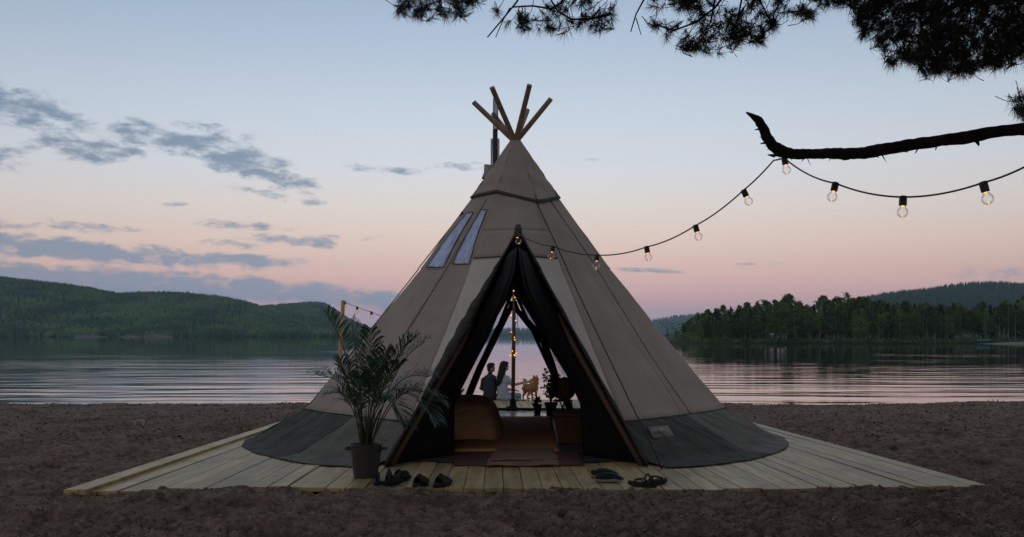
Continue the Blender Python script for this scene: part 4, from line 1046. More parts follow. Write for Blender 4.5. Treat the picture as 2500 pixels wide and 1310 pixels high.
def build_palm():
    c = gnd(893, 1163); c.z = .0
    t = empty('potted_palm', c, 'feathery palm in a dark wicker basket pot at the left of the tipi doorway', 'plant')
    prof = []
    for i in range(61):
        u = i / 60; z = .005 + .335 * u; r_ = .128 + .040 * u + .0045 * math.sin(u * 2 * math.pi * 20); prof.append((r_, z))
    prof += [(.176, .345), (.178, .352), (.168, .358), (.155, .35), (.15, .30), (.01, .29)]
    pot = MB().lathe([(.05, .004)] + prof, c, 40).build('pot', M['wicker'], t)
    for s in (-1, 1):
        a = Vector((s * .165, -.06, .30)) + c; b_ = Vector((s * .165, .06, .30)) + c
        MB().tube([a, a + Vector((s * .04, .015, .012)), c + Vector((s * .215, 0, .305)), b_ + Vector((s * .04, -.015, .012)), b_], .014, 8).build('handle', M['wicker'], pot)
    Y = c.y
    specs = [(795, 757, -.28, .34, .0, .30), (858, 775, -.05, .10, .0, .26), (1038, 822, .1, .30, .06, .30), (1010, 815, -.25, .25, .04, .27), (1075, 962, -.1, .38, .12, .28), (1050, 905, .2, .34, .08, .28),
             (775, 905, -.2, .30, .05, .26), (800, 945, .15, .25, .1, .24), (1060, 1000, -.3, .46, .16, .26), (830, 868, .2, .16, .05, .24), (945, 850, -.3, .16, .02, .26), (975, 880, -.4, .22, .04, .25),
             (905, 800, .25, .10, .0, .27), (1020, 940, .3, .30, .1, .26), (880, 905, -.4, .12, .06, .22), (990, 1010, -.35, .40, .15, .22), (925, 870, .3, .1, .04, .25), (960, 960, .4, .25, .1, .24), (840, 960, -.35, .22, .1, .2)]
    for k, (x, y, dy, arch, droop, L) in enumerate(specs):
        b_ = c + Vector((random.uniform(-.05, .05), random.uniform(-.05, .05), .29)); tip = at(x, y, Y + dy)
        tip.z -= 0
        st, lf = frond(b_, tip, arch, droop, 27, L * 1.26, k)
        o = st.build('frond', M['palm_stem'], t); lf.build('leaflet_blade', M['palm'], o)['kind'] = 'stuff'
    mb = MB()
    for k in range(16):
        b_ = c + Vector((random.uniform(-.07, .07), random.uniform(-.07, .07), .28)); e = b_ + Vector((random.gauss(0, .07), random.gauss(0, .06), random.uniform(.35, .6)))
        mb.tube([b_, b_.lerp(e, .5) + Vector((0, 0, .02)), e], [.009, .007, .003], 5)
    mb.build('stem_cluster', M['palm_stem'], t)
build_palm()

# ------------------------------------------------------------------ shoes on the deck
M['shoe_black'] = pmat('black_rubber', (.006, .007, .008), (.011, .012, .014), scale=20, rough=.6, spec=.2)
M['shoe_brown'] = pmat('brown_leather', (.014, .010, .007), (.024, .016, .012), scale=20, rough=.6, spec=.2)
M['sole_pale'] = pmat('pale_sole', (.20, .20, .18), rough=.7)
def sole_mb(L=.27, W=.10, z0=0, z1=.028, toe=.012):
    n_ = 28; ring = []
    for k in range(n_):
        a = 2 * math.pi * k / n_; y = math.cos(a) * L / 2; w = W / 2 * (1 - .18 * max(0, -math.cos(a)) - .10 * math.exp(-((y + .02) / .04) ** 2)); ring.append((math.sin(a) * w, y))
    lift = lambda y: toe * max(0, y / (L / 2)) ** 2
    mb = MB(); rows = [[(x * s, y * s, z + lift(y)) for x, y in ring] for s, z in ((.94, z0), (1, z0 + .006), (1, z1 - .004), (.95, z1))]
    mb.grid([[Vector(p) for p in r_] for r_ in rows], True); b = len(mb.v); mb.f.append(tuple(range(n_))[::-1]); mb.f.append(tuple(b - n_ + k for k in range(n_)))
    return mb
def shoe(kind, loc, rz_, label, group, cat='sandal', roll=0):
    name = {'slide': 'sandal', 'clog': 'clog', 'sneaker': 'slip_on_shoe', 'flip': 'flip_flop'}[kind]
    t = empty(name, loc, label, cat, group); t.rotation_euler = (0, roll, rz_); t.scale = (1.18, 1.12, 1.35)
    def ch(mb, nm, m): o = link(nm, mb.mesh(nm), None, m); o.parent = t; return o
    def strap(y, w, h, wd, th=.006):
        rows = []
        for dy in (-w / 2, -w / 4, 0, w / 4, w / 2):
            rows.append([Vector((math.sin(a) * (wd / 2 + .004), y + dy + .01 * math.cos(a), .016 + math.cos(a) * h * (1 - 2 * (dy / w) ** 2 * .3))) for a in np.linspace(-1.5, 1.5, 13)])
        o = MB().grid(rows); ob = ch(o, 'strap', M['shoe_black'] if kind != 'clog' else M['shoe_brown']); md = ob.modifiers.new('t', 'SOLIDIFY'); md.thickness = th; return ob
    if kind == 'slide':
        ch(sole_mb(), 'sole', M['shoe_black']); strap(.055, .07, .062, .10); strap(-.005, .035, .075, .092); strap(-.10, .022, .085, .075)
    elif kind == 'flip':
        ch(sole_mb(z1=.022), 'sole', M['shoe_brown']); ch(sole_mb(L=.25, W=.088, z0=.0225, z1=.024), 'footbed', M['shoe_black'])
        for s in (-1, 1): ch(MB().tube([(0, .075, .02), (s * .02, .06, .05), (s * .042, .0, .055), (s * .046, -.05, .02)], .0065, 6), 'strap', M['shoe_brown'])
        ch(MB().tube([(a[0], a[1], a[2]) for a in [(math.sin(b) * .043, -.085, .02 + .06 * math.cos(b)) for b in np.linspace(-1.5, 1.5, 9)]], .007, 6), 'heel_strap', M['shoe_brown'])
    else:
        m = M['shoe_brown'] if kind == 'clog' else M['shoe_black']
        ch(sole_mb(z1=.026), 'sole', M['sole_pale'] if kind == 'sneaker' else M['shoe_brown'])
        rows = []
        y0 = -.125 if kind == 'sneaker' else -.06
        for y in np.linspace(y0, .128, 14):
            w = .047 * math.sqrt(max(.02, 1 - (y / .135) ** 2)) ** .6; h = .022 + (.052 if kind == 'sneaker' else .062) * (1 - max(0, y) / .135) ** .6 * (1 if y > -.06 else .75)
            op = 1.35 if y < -.0 and kind == 'sneaker' else 0
            angs = np.concatenate([np.linspace(-1.57, -.15 - .35 * (op > 0), 7), np.linspace(.15 + .35 * (op > 0), 1.57, 7)]) if op else np.linspace(-1.57, 1.57, 14)
            rows.append([Vector((math.sin(a) * w, y, .022 + math.cos(a) * (h - .022))) for a in angs])
        ob = ch(MB().grid(rows), 'upper', m); md = ob.modifiers.new('t', 'SOLIDIFY'); md.thickness = .005
        if kind == 'clog': strap(-.03, .02, .078, .088)
    return t
G1 = 'shoes left on the deck'
shoe('slide', gnd(948, 1182, .004), R(-72), 'black strapped sandal at the far left of the shoes, nearer the sand', G1)
shoe('slide', gnd(972, 1172, .004), R(-55), 'black strapped sandal nearest the palm pot, behind its partner', G1)
shoe('clog', gnd(1027, 1184, .004), R(-22), 'dark brown clog, left one of the pair near the doorway', G1, 'clog')
shoe('clog', gnd(1080, 1184, .004), R(-32), 'dark brown clog, right one of the pair near the doorway', G1, 'clog')
shoe('sneaker', gnd(1476, 1163, .004), R(-84), 'black pale-soled slip-on shoe behind the other of its pair', G1, 'shoe')
shoe('sneaker', gnd(1488, 1174, .004), R(-98), 'black pale-soled slip-on shoe in front, right of the doorway', G1, 'shoe')
shoe('flip', gnd(1568, 1186, .004), R(68), 'brown strapped flip-flop nearer the sand at the right', G1, 'flip-flop')
shoe('flip', gnd(1600, 1180, .004), R(-60), 'brown strapped flip-flop with raised heel strap below the guy rope peg', G1, 'flip-flop')

# ------------------------------------------------------------------ string lights
def bulb(parent, top, tip, L=None):
    top, tip = Vector(top), Vector(tip); d = (tip - top).normalized(); L = L or (tip - top).length
    q = Vector((0, 0, 1)).rotation_difference(d).to_matrix(); k = L / .175
    P = lambda z: top + d * z * k
    s = MB().lathe([(.012 * k, 0), (.026 * k, .004 * k), (.030 * k, .015 * k), (.030 * k, .078 * k), (.024 * k, .080 * k)], top, 16, q).build('socket', M['black_plastic'], parent, auto=40)
    pr = [(.019, .078), (.020, .086), (.028, .097), (.040, .113), (.0445, .130), (.040, .150), (.028, .165), (.012, .173), (.001, .175)]
    MB().lathe([(r_ * k, z * k) for r_, z in pr], top, 20, q).build('glass_bulb', M['glass'], s)
    MB().lathe([(.013 * k, .080 * k), (.012 * k, .084 * k), (.005 * k, .088 * k)], top, 10, q).build('glow_cap', M['glow_glint'], s)
    MB().tube([P(.150), P(.171)], .0022 * k, 6).build('glow_glint', M['glow_glint'], s)  # reflected glint near the tip, added as a thin glowing stick
def cable_pts(ps, sag):
    out = []
    for a, b in zip(ps, ps[1:]):
        for i in range(10):
            u = i / 10; p = a.lerp(b, u); p.z -= sag * 4 * u * (1 - u) * (b - a).length; out.append(p)
    return out + [ps[-1]]
def build_strings():
    B = [((1259, 566), (1268, 598), 13.4), ((1351, 600), (1343, 637), 12.6), ((1458, 621), (1455, 659), 12.0), ((1578, 601), (1585, 641), 11.3), ((1697, 549), (1708, 588), 10.6),
         ((1814, 463), (1832, 501), 10.0), ((1914, 383), (1921, 420), 9.7), ((2041, 445), (2029, 492), 8.6), ((2205, 478), (2203, 530), 7.9), ((2399, 443), (2414, 497), 7.2)]
    t = empty('string_lights', at(1265, 575, 13.5), 'festoon of clear round bulbs from the tipi peak over the dead branch to the right', 'string light')
    tops = [at(*a, Y) + Vector((0, 0, -.012)) for a, b, Y in B]
    ps = tops[:6] + [at(1889, 392, 9.75), tops[6]] + tops[7:] + [at(2510, 404, 7.0), at(2800, 250, 7.4), at(3180, 120, 8.2)]
    MB().tube(cable_pts(ps, .035), .0075, 7).build('cable', M['black_plastic'], t)
    for a, b, Y in B: bulb(t, at(*a, Y), at(*b, Y), .176)
    p = at(838, 734, 22.0); base = at(826, 900, 22.0); base.z = -.12
    base.x = (822 - 1250) * 22 / F
    w = empty('wooden_post', base, 'thin leaning wooden post behind the palm at the left of the tipi', 'post')
    MB().tube([base, base.lerp(p, .5), p], [.050, .046, .044], 12).build('shaft', M['post'], w)
    MB().lathe([(.0445, 0), (.0445, .012), (.03, .02)], p, 12).build('end_cap', M['pole'], w, auto=40)
    t2 = empty('string_lights', p, 'short run of small bulbs from the wooden post to the left tipi edge', 'string light')
    b2 = [((842, 735), 22.0), ((872, 747), 21.3), ((907, 759), 20.6)]
    MB().tube(cable_pts([at(838, 737, 22.0)] + [at(*a, Y) for a, Y in b2] + [at(935, 770, 20), at(1000, 772, 18.5)], .02), .007, 6).build('cable', M['black_plastic'], t2)
    for (x, y), Y in b2: a = at(x, y, Y); bulb(t2, a, a + Vector((0, 0, -.17)), .15)
build_strings()

# ------------------------------------------------------------------ pine tree over the right of the beach
def build_pine():
    base = Vector((6.65, 8.4, -.08))
    t = empty('pine_tree', base, 'dark pine with needle boughs overhanging the top right and one dead branch', 'tree')
    MB().tube([base + Vector((0, 0, z)) + Vector((.1 * math.sin(z * .7), .08 * math.sin(z * .5 + 1), 0)) for z in np.linspace(-.2, 11, 14)], [.30 - .018 * i for i in range(14)], 14, jit=.06).build('trunk', M['bark'], t)
    # dead branch, bare and hooked at its tip
    pl = [(1822, 275, 2, 9.5), (1836, 283, 6, 9.52), (1852, 294, 10, 9.55), (1862, 312, 11.5, 9.6), (1872, 334, 12.5, 9.64), (1884, 353, 13.5, 9.68), (1905, 369, 15, 9.7), (1935, 377, 13, 9.7), (1970, 377, 12, 9.65), (2010, 376, 12.5, 9.6),
          (2060, 377, 14, 9.55), (2110, 373, 13.5, 9.5), (2160, 366, 14.5, 9.45), (2220, 355, 15, 9.4), (2290, 345, 14, 9.3), (2350, 337, 15.5, 9.2), (2420, 324, 14, 9.1), (2500, 316, 15, 9.0), (2700, 292, 17, 8.8), (3000, 262, 20, 8.6), (3170, 245, 24, 8.5)]
    pts, rad = [], []
    for (a, b) in zip(pl, pl[1:]):
        for k in range(6):
            u = k / 6; v = [a[i] + (b[i] - a[i]) * u for i in range(4)]
            pts.append(at(v[0], v[1], v[3])); rad.append(v[2] * v[3] / F)
    mbb = MB().tube(pts, rad, 16)
    for i, p in enumerate(pts):                    # knots and peeling bark running along the branch
        for k in range(16):
            q = Vector(mbb.v[i * 16 + k]); g = 1 + .14 * pnf(i * .16, k * .5, 63) + .16 * pnf(i * .55, k * .9, 64) - (.12 if pnf(i * .09 + 5, k * .35, 65) > .25 else 0)
            mbb.v[i * 16 + k] = tuple(p + (q - p) * g)
    br = mbb.build('dead_branch', M['bark'], t)
    for (x0, y0, x1, y1, r_) in ((1860, 316, 1842, 318, 3), (1870, 350, 1856, 352, 3), (1864, 335, 1854, 337, 1.5), (1905, 376, 1890, 382, 5), (1892, 382, 1874, 379, 4), (2302, 345, 2307, 328, 4), (2385, 345, 2390, 357, 5), (2240, 366, 2234, 376, 2), (2010, 385, 1998, 388, 1.5), (2286, 360, 2284, 368, 2), (2475, 318, 2478, 304, 2)):
        MB().tube([at(x0, y0, 9.45), at((x0 + x1) / 2, (y0 + y1) / 2 - 1, 9.45), at(x1, y1, 9.45)], [r_ * 9.4 / F, r_ * 8 / F, r_ * 3 / F], 7, jit=.15).build('stub', M['bark'], br)
    rdb = random.Random(5); fl = MB()
    for _ in range(70):                            # peeling bark and broken twig ends
        i = rdb.randrange(18, len(pts) - 40); a = rdb.uniform(math.pi * .9, math.pi * 2.1); r0 = rad[i]
        p = pts[i] + Vector((0, -.3 * r0, r0 * math.sin(a) * .9)); e = p + Vector((rdb.uniform(-.05, .05), rdb.uniform(-.02, .02), (.045 if math.sin(a) > 0 else -.045) * rdb.uniform(.2, 1) * (1.6 if rdb.random() < .12 else .6)))
        fl.tube([p, e], [rdb.uniform(.004, .011), .0015], 5)
    fl.build('peeling_bark', M['bark'], br)['kind'] = 'stuff'
    # needle tufts
    templ = []
    for v in range(5):
        nv, nf = [], []
        for k in range(34):
            u = random.random(); p = Vector((0, 0, -.055 + .06 * u)); th = random.random() * 6.283; open_ = random.uniform(.35, 1.25) * (1.15 - .5 * u)
            d = Vector((math.sin(open_) * math.cos(th), math.sin(open_) * math.sin(th), math.cos(open_))); L = random.uniform(.058, .092)
            w = d.orthogonal().normalized() * .0017; b = len(nv)
            w2 = w.copy(); w2.rotate(Quaternion(d, 2.1)); 
            nv += [p + w, p + w2, p - w, p + d * L]; nf += [(b, b + 1, b + 3), (b + 1, b + 2, b + 3), (b + 2, b, b + 3)]
        templ.append((np.array([tuple(p) for p in nv]), np.array(nf)))
    tufts = []                                     # (position, direction, scale)
    def clump(x, y, n_, rx, ry, Y, pull=(0, -1)):
        for _ in range(int(n_ * 1.7)):
            q = at(x + random.gauss(0, rx), y + random.gauss(0, ry), Y + random.gauss(0, .22))
            d = Vector((random.gauss(0, .7), random.gauss(0, .5), random.gauss(-.45, .5))).normalized()
            tufts.append((q, d, random.uniform(.8, 1.2)))
    for c in ((1010, 0, 12, 26, 20, 7.2), (1075, 5, 14, 30, 22, 7.2), (1130, 8, 12, 25, 22, 7.1), (975, 25, 3, 8, 8, 7.2), (1022, 36, 3, 6, 6, 7.2), (1085, 34, 3, 8, 8, 7.2), (1128, 40, 3, 8, 8, 7.1), (1160, -5, 4, 14, 10, 7.1),
              (1205, 35, 2, 8, 6, 7), (1270, 48, 6, 16, 10, 7), (1280, 68, 3, 10, 6, 7), (1345, 75, 5, 14, 9, 7), (1372, 28, 5, 16, 12, 7), (1395, 62, 4, 12, 9, 7), (1450, 42, 8, 18, 12, 7), (1455, 74, 4, 12, 7, 7), (1490, 36, 4, 8, 8, 7), (1340, 40, 4, 14, 10, 7), (1420, 8, 5, 26, 8, 7),
              (1690, 0, 34, 42, 16, 6.8), (1605, 58, 3, 7, 5, 6.8), (1632, 72, 3, 9, 6, 6.8), (1660, 105, 5, 14, 10, 6.8), (1700, 112, 8, 18, 9, 6.8), (1735, 80, 14, 24, 18, 6.8), (1775, 95, 14, 24, 14, 6.8), (1815, 70, 10, 20, 16, 6.8), (1848, 92, 6, 14, 8, 6.8), (1870, 55, 6, 14, 12, 6.8), (1885, 62, 3, 6, 5, 6.8), (1790, 40, 10, 26, 12, 6.8), (1720, 125, 4, 12, 5, 6.8), (1850, 15, 6, 14, 14, 6.8),
              (1905, 12, 5, 9, 10, 6.7), (1945, 30, 5, 12, 8, 6.7), (1978, 30, 5, 12, 8, 6.7), (2010, 8, 6, 14, 8, 6.7), (2050, 6, 6, 9, 8, 6.7), (2494, 252, 8, 8, 12, 6.6), (2496, 275, 4, 6, 6, 6.6)): clump(*c)
    bx_ = [2075, 2090, 2100, 2135, 2180, 2230, 2300, 2340, 2400, 2460, 2510, 2570, 2640]; by_ = [15, 60, 95, 130, 165, 180, 195, 200, 182, 170, 165, 175, 160]
    k = 0
    while k < 1700:
        x = random.uniform(2075, 2650); y = random.uniform(-60, 205); lim = np.interp(x, bx_, by_) + 10 * math.sin(x * .07)
        if y > lim - random.random() ** 2 * 30: continue
        if (pnf(x * .02, y * .03, 61) > .42 and (x < 2200 or y > 110)): continue
        q = at(x, y - 8, random.uniform(6.1, 7.4)); d = Vector((random.gauss(-.1, .7), random.gauss(-.1, .6), random.gauss(-.35, .55))).normalized()
        tufts.append((q, d, random.uniform(.8, 1.2))); k += 1
    vis = len(tufts)
    k = 0                                           # unseen rest of the crown above the frame, thickened to shade deck and sand
    while k < 7500:
        p = Vector((random.uniform(-3.2, 9.5), random.uniform(-1.5, 12), random.uniform(4.0, 8.6)))
        if p.z < 1.5 + .334 * max(0, p.y) + .45: continue
        c = ((p.x - 3.4) / 6.4) ** 2 + ((p.y - 5) / 6.6) ** 2 + ((p.z - 6) / 2.8) ** 2
        if c > 1 or pnf(p.x * .9, p.y * .9 + p.z, 62) < -.1: continue
        tufts.append((p, Vector((random.gauss(0, 1), random.gauss(0, 1), random.gauss(0, .6))).normalized(), random.uniform(2.6, 3.8))); k += 1
    Vs, Fs, bs = [], [], 0
    for p, d, s in tufts:
        tv_, tf = templ[random.randrange(5)]; q = np.array(Vector((0, 0, 1)).rotation_difference(d).to_matrix()) * s
        Vs.append(tv_ @ q.T + np.array(p)); Fs.append(tf + bs); bs += len(tv_)
    o = link('needles', np_mesh('needles', np.concatenate(Vs), np.concatenate(Fs), False), t, M['needle']); o['kind'] = 'stuff'
    # twigs behind the visible tufts and limbs that carry the boughs
    mb = MB()
    for p, d, s in tufts[:vis]:
        e = p - d * random.uniform(.05, .12) + Vector((random.uniform(-.03, .08), random.uniform(-.05, .05), random.uniform(.0, .07))); mb.tube([e, (e + p) / 2 + Vector((random.uniform(-.015, .015), 0, -.012)), p], [.0026, .0022, .0016], 4, cap=False)
    o = mb.build('twig_mass', M['bark'], t); o['kind'] = 'stuff'
    hubp = lambda z: base + Vector((-.1, 0, z))
    for path, r0 in (([(1190, 92, 7), (1225, 50, 7), (1262, 5, 7), (1300, -70, 7)], 3), ([(1210, 92, 7), (1228, 50, 7), (1245, 20, 7)], 2), ([(1250, 18, 7), (1300, 15, 7), (1345, 22, 7), (1370, 8, 7), (1400, -60, 7)], 3.5),
                     ([(1345, 0, 7), (1362, 28, 7), (1395, 48, 7), (1440, 47, 7), (1490, 36, 7)], 3.5), ([(1540, 78, 7), (1553, 35, 7), (1572, 0, 7), (1590, -60, 7)], 3), ([(1565, 85, 7), (1553, 45, 7)], 2),
                     ([(1600, 60, 6.8), (1645, 75, 6.8), (1700, 55, 6.8), (1745, 20, 6.8), (1790, -40, 6.8)], 3.5), ([(1660, 115, 6.8), (1668, 130, 6.8), (1690, 139, 6.8)], 1.6), ([(1700, 100, 6.8), (1735, 55, 6.8), (1745, 0, 6.8)], 3), ([(1885, 60, 6.8), (1865, 20, 6.8), (1835, -30, 6.8)], 3), ([(1780, 100, 6.8), (1800, 50, 6.8), (1815, -20, 6.8)], 3)):
        MB().tube([at(*p) for p in path], [max(1, r0 * (.55 + .45 * i / len(path))) * 7 / F for i in range(len(path))], 6, jit=.1).build('twig', M['bark'], t)
    for tgt in (at(1300, -70, 7.0), at(1590, -60, 7), at(1100, -40, 7.2), at(1800, -45, 6.8), at(2250, 60, 6.8), at(2450, 120, 6.7), at(2000, -30, 6.7)):
        h = hubp(tgt.z + 1.3); mid = h.lerp(tgt, .55) + Vector((0, 0, .55))
        lim = 1.5 + .334 * mid.y + .5
        if mid.z < lim: mid.z = lim
        P = [h.lerp(mid, u).lerp(mid.lerp(tgt, u), u) for u in np.linspace(0, 1, 9)]
        MB().tube(P, [.075 - .0072 * i for i in range(9)], 8, jit=.1).build('limb', M['bark'], t)
build_pine()

# ------------------------------------------------------------------ wooded point on the right
M['birch_leaf'] = pmat('birch_leaves', (.048, .085, .030), (.14, .19, .062), scale=.35, rough=.8, spec=.1, rand=.4, detail=5)
M['spruce_leaf'] = pmat('spruce_needles', (.018, .036, .02), (.040, .066, .032), scale=.5, rough=.9, spec=.1, rand=.2)
M['birch_bark'] = pmat('birch_bark', (.20, .20, .17), (.34, .33, .29), scale=.8, rough=.9)
M['bank'] = pmat('bank_soil', (.02, .022, .014), (.05, .045, .03), scale=.3, rough=1)
def crown_mesh(kind, seed):
    rd = random.Random(seed); vs_, fs = [], []
    def leafq(p, s):
        d = Vector((rd.gauss(0, 1), rd.gauss(0, 1), rd.gauss(0, .8))).normalized(); w = d.orthogonal().normalized(); w.rotate(Quaternion(d, rd.random() * 6.28)); b = len(vs_)
        vs_.extend([p - d * s * .5, p + w * s * .34, p + d * s * .5, p - w * s * .34]); fs.append((b, b + 1, b + 2, b + 3))
    if kind == 'birch':
        for c in range(44):
            u = rd.random() ** .8; z = (.20 if seed % 2 else .34) * (1 - u) + .97 * u; rr = .21 * math.sin(math.pi * min(1, (.12 + .86 * (1 - u)))) ** .6 * (1.25 - .55 * u) * (1 - u) ** .22
            a = rd.random() * 6.28; r_ = rr * math.sqrt(rd.random()); cc = Vector((r_ * math.cos(a), r_ * math.sin(a), z)); cs = rd.uniform(.030, .060) * (1 - .55 * u)
            for k in range(30):
                leafq(cc + Vector([max(-1.6, min(1.6, rd.gauss(0, 1))) * cs for _ in range(3)]), rd.uniform(.024, .044))
    else:
        for c in range(16):
            z = .12 + .86 * c / 16; rr = .17 * (1 - z) ** .85 + .012
            for br in range(9):
                a = rd.random() * 6.28; L = rr * rd.uniform(.7, 1.2)
                for k in range(6):
                    u = (k + .5) / 6; leafq(Vector((L * u * math.cos(a), L * u * math.sin(a), z - .05 * u + rd.gauss(0, .01))), .045 * (1.1 - .4 * u))
    me = bpy.data.meshes.new('crown'); me.from_pydata([tuple(p) for p in vs_], [], fs); me.update(); me.materials.append(M['birch_leaf'] if kind == 'birch' else M['spruce_leaf']); return me
def trunk_mesh(kind, seed):
    rd = random.Random(seed); bx, by = rd.uniform(-.05, .05), rd.uniform(-.04, .04)
    pts = [(bx * math.sin(2.4 * u), by * math.sin(2.0 * u), u * .92 - .01) for u in np.linspace(0, 1, 7)]; mb = MB().tube(pts, [.0125 * (1 - .75 * i / 6) + .002 for i in range(7)], 6)
    if kind == 'birch':
        for k in range(5):
            u = rd.uniform(.3, .75); a = rd.random() * 6.28; p = Vector((bx * math.sin(2.4 * u), by * math.sin(2 * u), u * .92)); mb.tube([p, p + Vector((.08 * math.cos(a), .08 * math.sin(a), .06)), p + Vector((.14 * math.cos(a), .14 * math.sin(a), .15))], [.005, .0035, .001], 4)
    me = mb.mesh('trunk'); me.materials.append(M['birch_bark'] if kind == 'birch' else M['bark']); return me
def build_point():
    CB = [crown_mesh('birch', k) for k in range(7)]; TB = [trunk_mesh('birch', k) for k in range(7)]; CS = [crown_mesh('spruce', 20 + k) for k in range(4)]; TS = [trunk_mesh('spruce', 20 + k) for k in range(2)]
    def top(px): return np.interp(px, [1660, 1675, 1700, 1740, 1790, 1840, 1880, 1925, 1960, 2010, 2080, 2120, 2200, 2300, 2400, 2500, 2700], [800, 772, 760, 750, 742, 735, 722, 714, 728, 722, 716, 728, 735, 740, 738, 722, 700])
    # land
    xs_ = np.linspace(1655, 2900, 90); rows = []
    shore = lambda x: 246 + 5 * math.sin(x * .011) - max(0, x - 2380) * .06 + (18 * max(0, (1700 - x) / 45))
    for k, (dy, z) in enumerate(((-4, -.9), (0, WZ - .02), (1.2, -.05), (6, .25), (20, .6), (60, 1.2), (140, 2))):
        rows.append([Vector(((x - 1250) / F * 245 + (dy * .0), shore(x) + dy, z + (.12 * pnf(x * .03, dy, 71) if k > 1 else 0))) for x in xs_])
    o = MB().grid(rows).build('wooded_point', M['bank']); o['kind'] = 'structure'
    n_ = 0
    LB = 'slim leafy birch among the trees on the wooded point'; LSp = 'dark pointed spruce rising among the birches on the wooded point'
    for row, (d, count) in enumerate(((2.5, 66), (7, 62), (13, 58), (22, 54), (34, 50))):
        for i in range(count):
            px = 1688 + (2640 - 1688) * (i + random.uniform(.1, .9)) / count
            if row == 0 and px < 1700 and random.random() < .3: continue
            Y = shore(px) + d + random.uniform(-1.5, 2.5); X = (px - 1250) / F * 245
            pxx = 1250 + X * F / Y
            z = float(np.interp(d, [0, 6, 20, 60], [-.2, .2, .55, 1.1]))
            h = (HOR - float(top(pxx))) / F * Y + CAMZ - z
            h *= (random.uniform(.70, .92) if row < 2 else random.uniform(.84, 1.05))
            if px < 1720: h *= .9
            sp_ = row >= 1 and random.random() < (.10 if row < 3 else .20)
            t = empty('spruce_tree' if sp_ else 'birch_tree', (X, Y, z), LSp if sp_ else LB, 'tree', 'spruces on the wooded point' if sp_ else 'birches on the wooded point')
            t.rotation_euler = (random.uniform(-.04, .04), random.uniform(-.05, .05), random.random() * 6.28)
            w = h * random.uniform(1.0, 1.3); t.scale = (w, w, h)
            for nm, me in (('trunk', random.choice(TS if sp_ else TB)), ('crown', random.choice(CS if sp_ else CB))):
                c = bpy.data.objects.new(nm, me); COL.objects.link(c); c.parent = t
                if nm == 'crown' and not sp_ and px < 2250 and row == 0: c.location = (0, 0, -.12)
    # undergrowth along the bank
    rd = random.Random(3); vs_, fs = [], []
    for k in range(17000):
        px = rd.uniform(1668, 2640)
        deep = rd.random() < .35; d = rd.uniform(10, 32) if deep else rd.uniform(.2, 9); Y = shore(px) + d; X = (px - 1250) / F * 245; hmax = (1.1 if px < 2280 else .5) * (.5 + .5 * pnf(px * .02, 1, 73)) + .5 + (1.8 if px < 1720 else 0) + (2.2 if deep else 0)
        p = Vector((X + rd.gauss(0, .5), Y, -.2 + d * .05 + min(1.5, abs(rd.gauss(0, 1))) * hmax * .5)); s = rd.uniform(.3, .6)
        dd = Vector((rd.gauss(0, 1), rd.gauss(0, 1), rd.gauss(0, .8))).normalized(); w = dd.orthogonal().normalized(); b = len(vs_)
        vs_ += [p - dd * s * .5, p + w * s * .35, p + dd * s * .5, p - w * s * .35]; fs.append((b, b + 1, b + 2, b + 3))
    me = bpy.data.meshes.new('undergrowth'); me.from_pydata([tuple(p) for p in vs_], [], fs); me.update()
    o = link('undergrowth', me, None, M['birch_leaf']); setprops(o, 'dark green bushes along the foot of the wooded point', None, None, 'stuff')
    # little beach and boat
    M['far_sand'] = pmat('far_sand', (.20, .185, .165), (.26, .24, .21), scale=.4, rough=1)
    rows = [[Vector((X, 236 + 6 * v, WZ + .02 + .75 * v * min(1, (X - 112) / 16))) for X in np.linspace(112, 140, 14)] for v in np.linspace(0, 1, 5)]
    o = MB().grid(rows).build('far_beach', M['far_sand']); o['kind'] = 'structure'
    M['boat'] = pmat('turquoise_paint', (.05, .28, .30), (.07, .34, .36), scale=1, rough=.5)
    c = Vector(((2402 - 1250) / F * 243.5, 243.5, -.1)); t = empty('rowing_boat', c, 'small turquoise rowing boat pulled up at the foot of the wooded point', 'boat')
    rows = []
    for i in range(15):
        u = i / 14; x = -1.5 + 3 * u; w = .62 * math.sin(math.pi * (.10 + .8 * u)) ** .6 * (1 if u > .1 else .8); sh = .15 * (2 * u - 1) ** 2
        rows.append([c + Vector((x, w * s, .62 + sh - .55 * (1 - abs(s) ** 2.2))) for s in np.linspace(-1, 1, 11)])
    cloth(MB().grid(rows).build('hull', M['boat'], t), .03)
    for x in (-.6, .5): MB().box(c + Vector((x, 0, .48)), (.25, 1.0, .04)).build('thwart', M['pole'], t, smooth=False)
build_point()
# bare rocks at the foot of the left hill
M['rock'] = pmat('shore_rock', (.09, .075, .068), (.15, .125, .11), scale=.08, rough=1)
for k, (px, w, h, lab) in enumerate(((215, 50, 5, 'pale bare rock outcrop at the left hill shore, leftmost of three'), (320, 36, 3, 'low pale rock between two larger outcrops at the left hill shore'), (385, 50, 4.5, 'pale bare rock outcrop at the left hill shore, rightmost of three'))):
    mb = MB(); c = Vector(((px - 1250) / F * 1292, 1292, WZ)); rows = []
    for i in range(6):
        u = i / 5; rows.append([c + Vector((w * (1 - u * .8) * math.cos(a) * .5 * (1 + .3 * pnf(a * 2, u * 3, 80 + k)), 8 * (1 - u * .8) * math.sin(a), h * u * (1 + .4 * pnf(a * 1.5, u, 90 + k)) - .3)) for a in np.linspace(0, 6.283, 21)[:-1]])
    setprops(mb.grid(rows, True).build('shore_rock', M['rock'], smooth=False), lab, 'rock', 'bare rocks on the far shore')

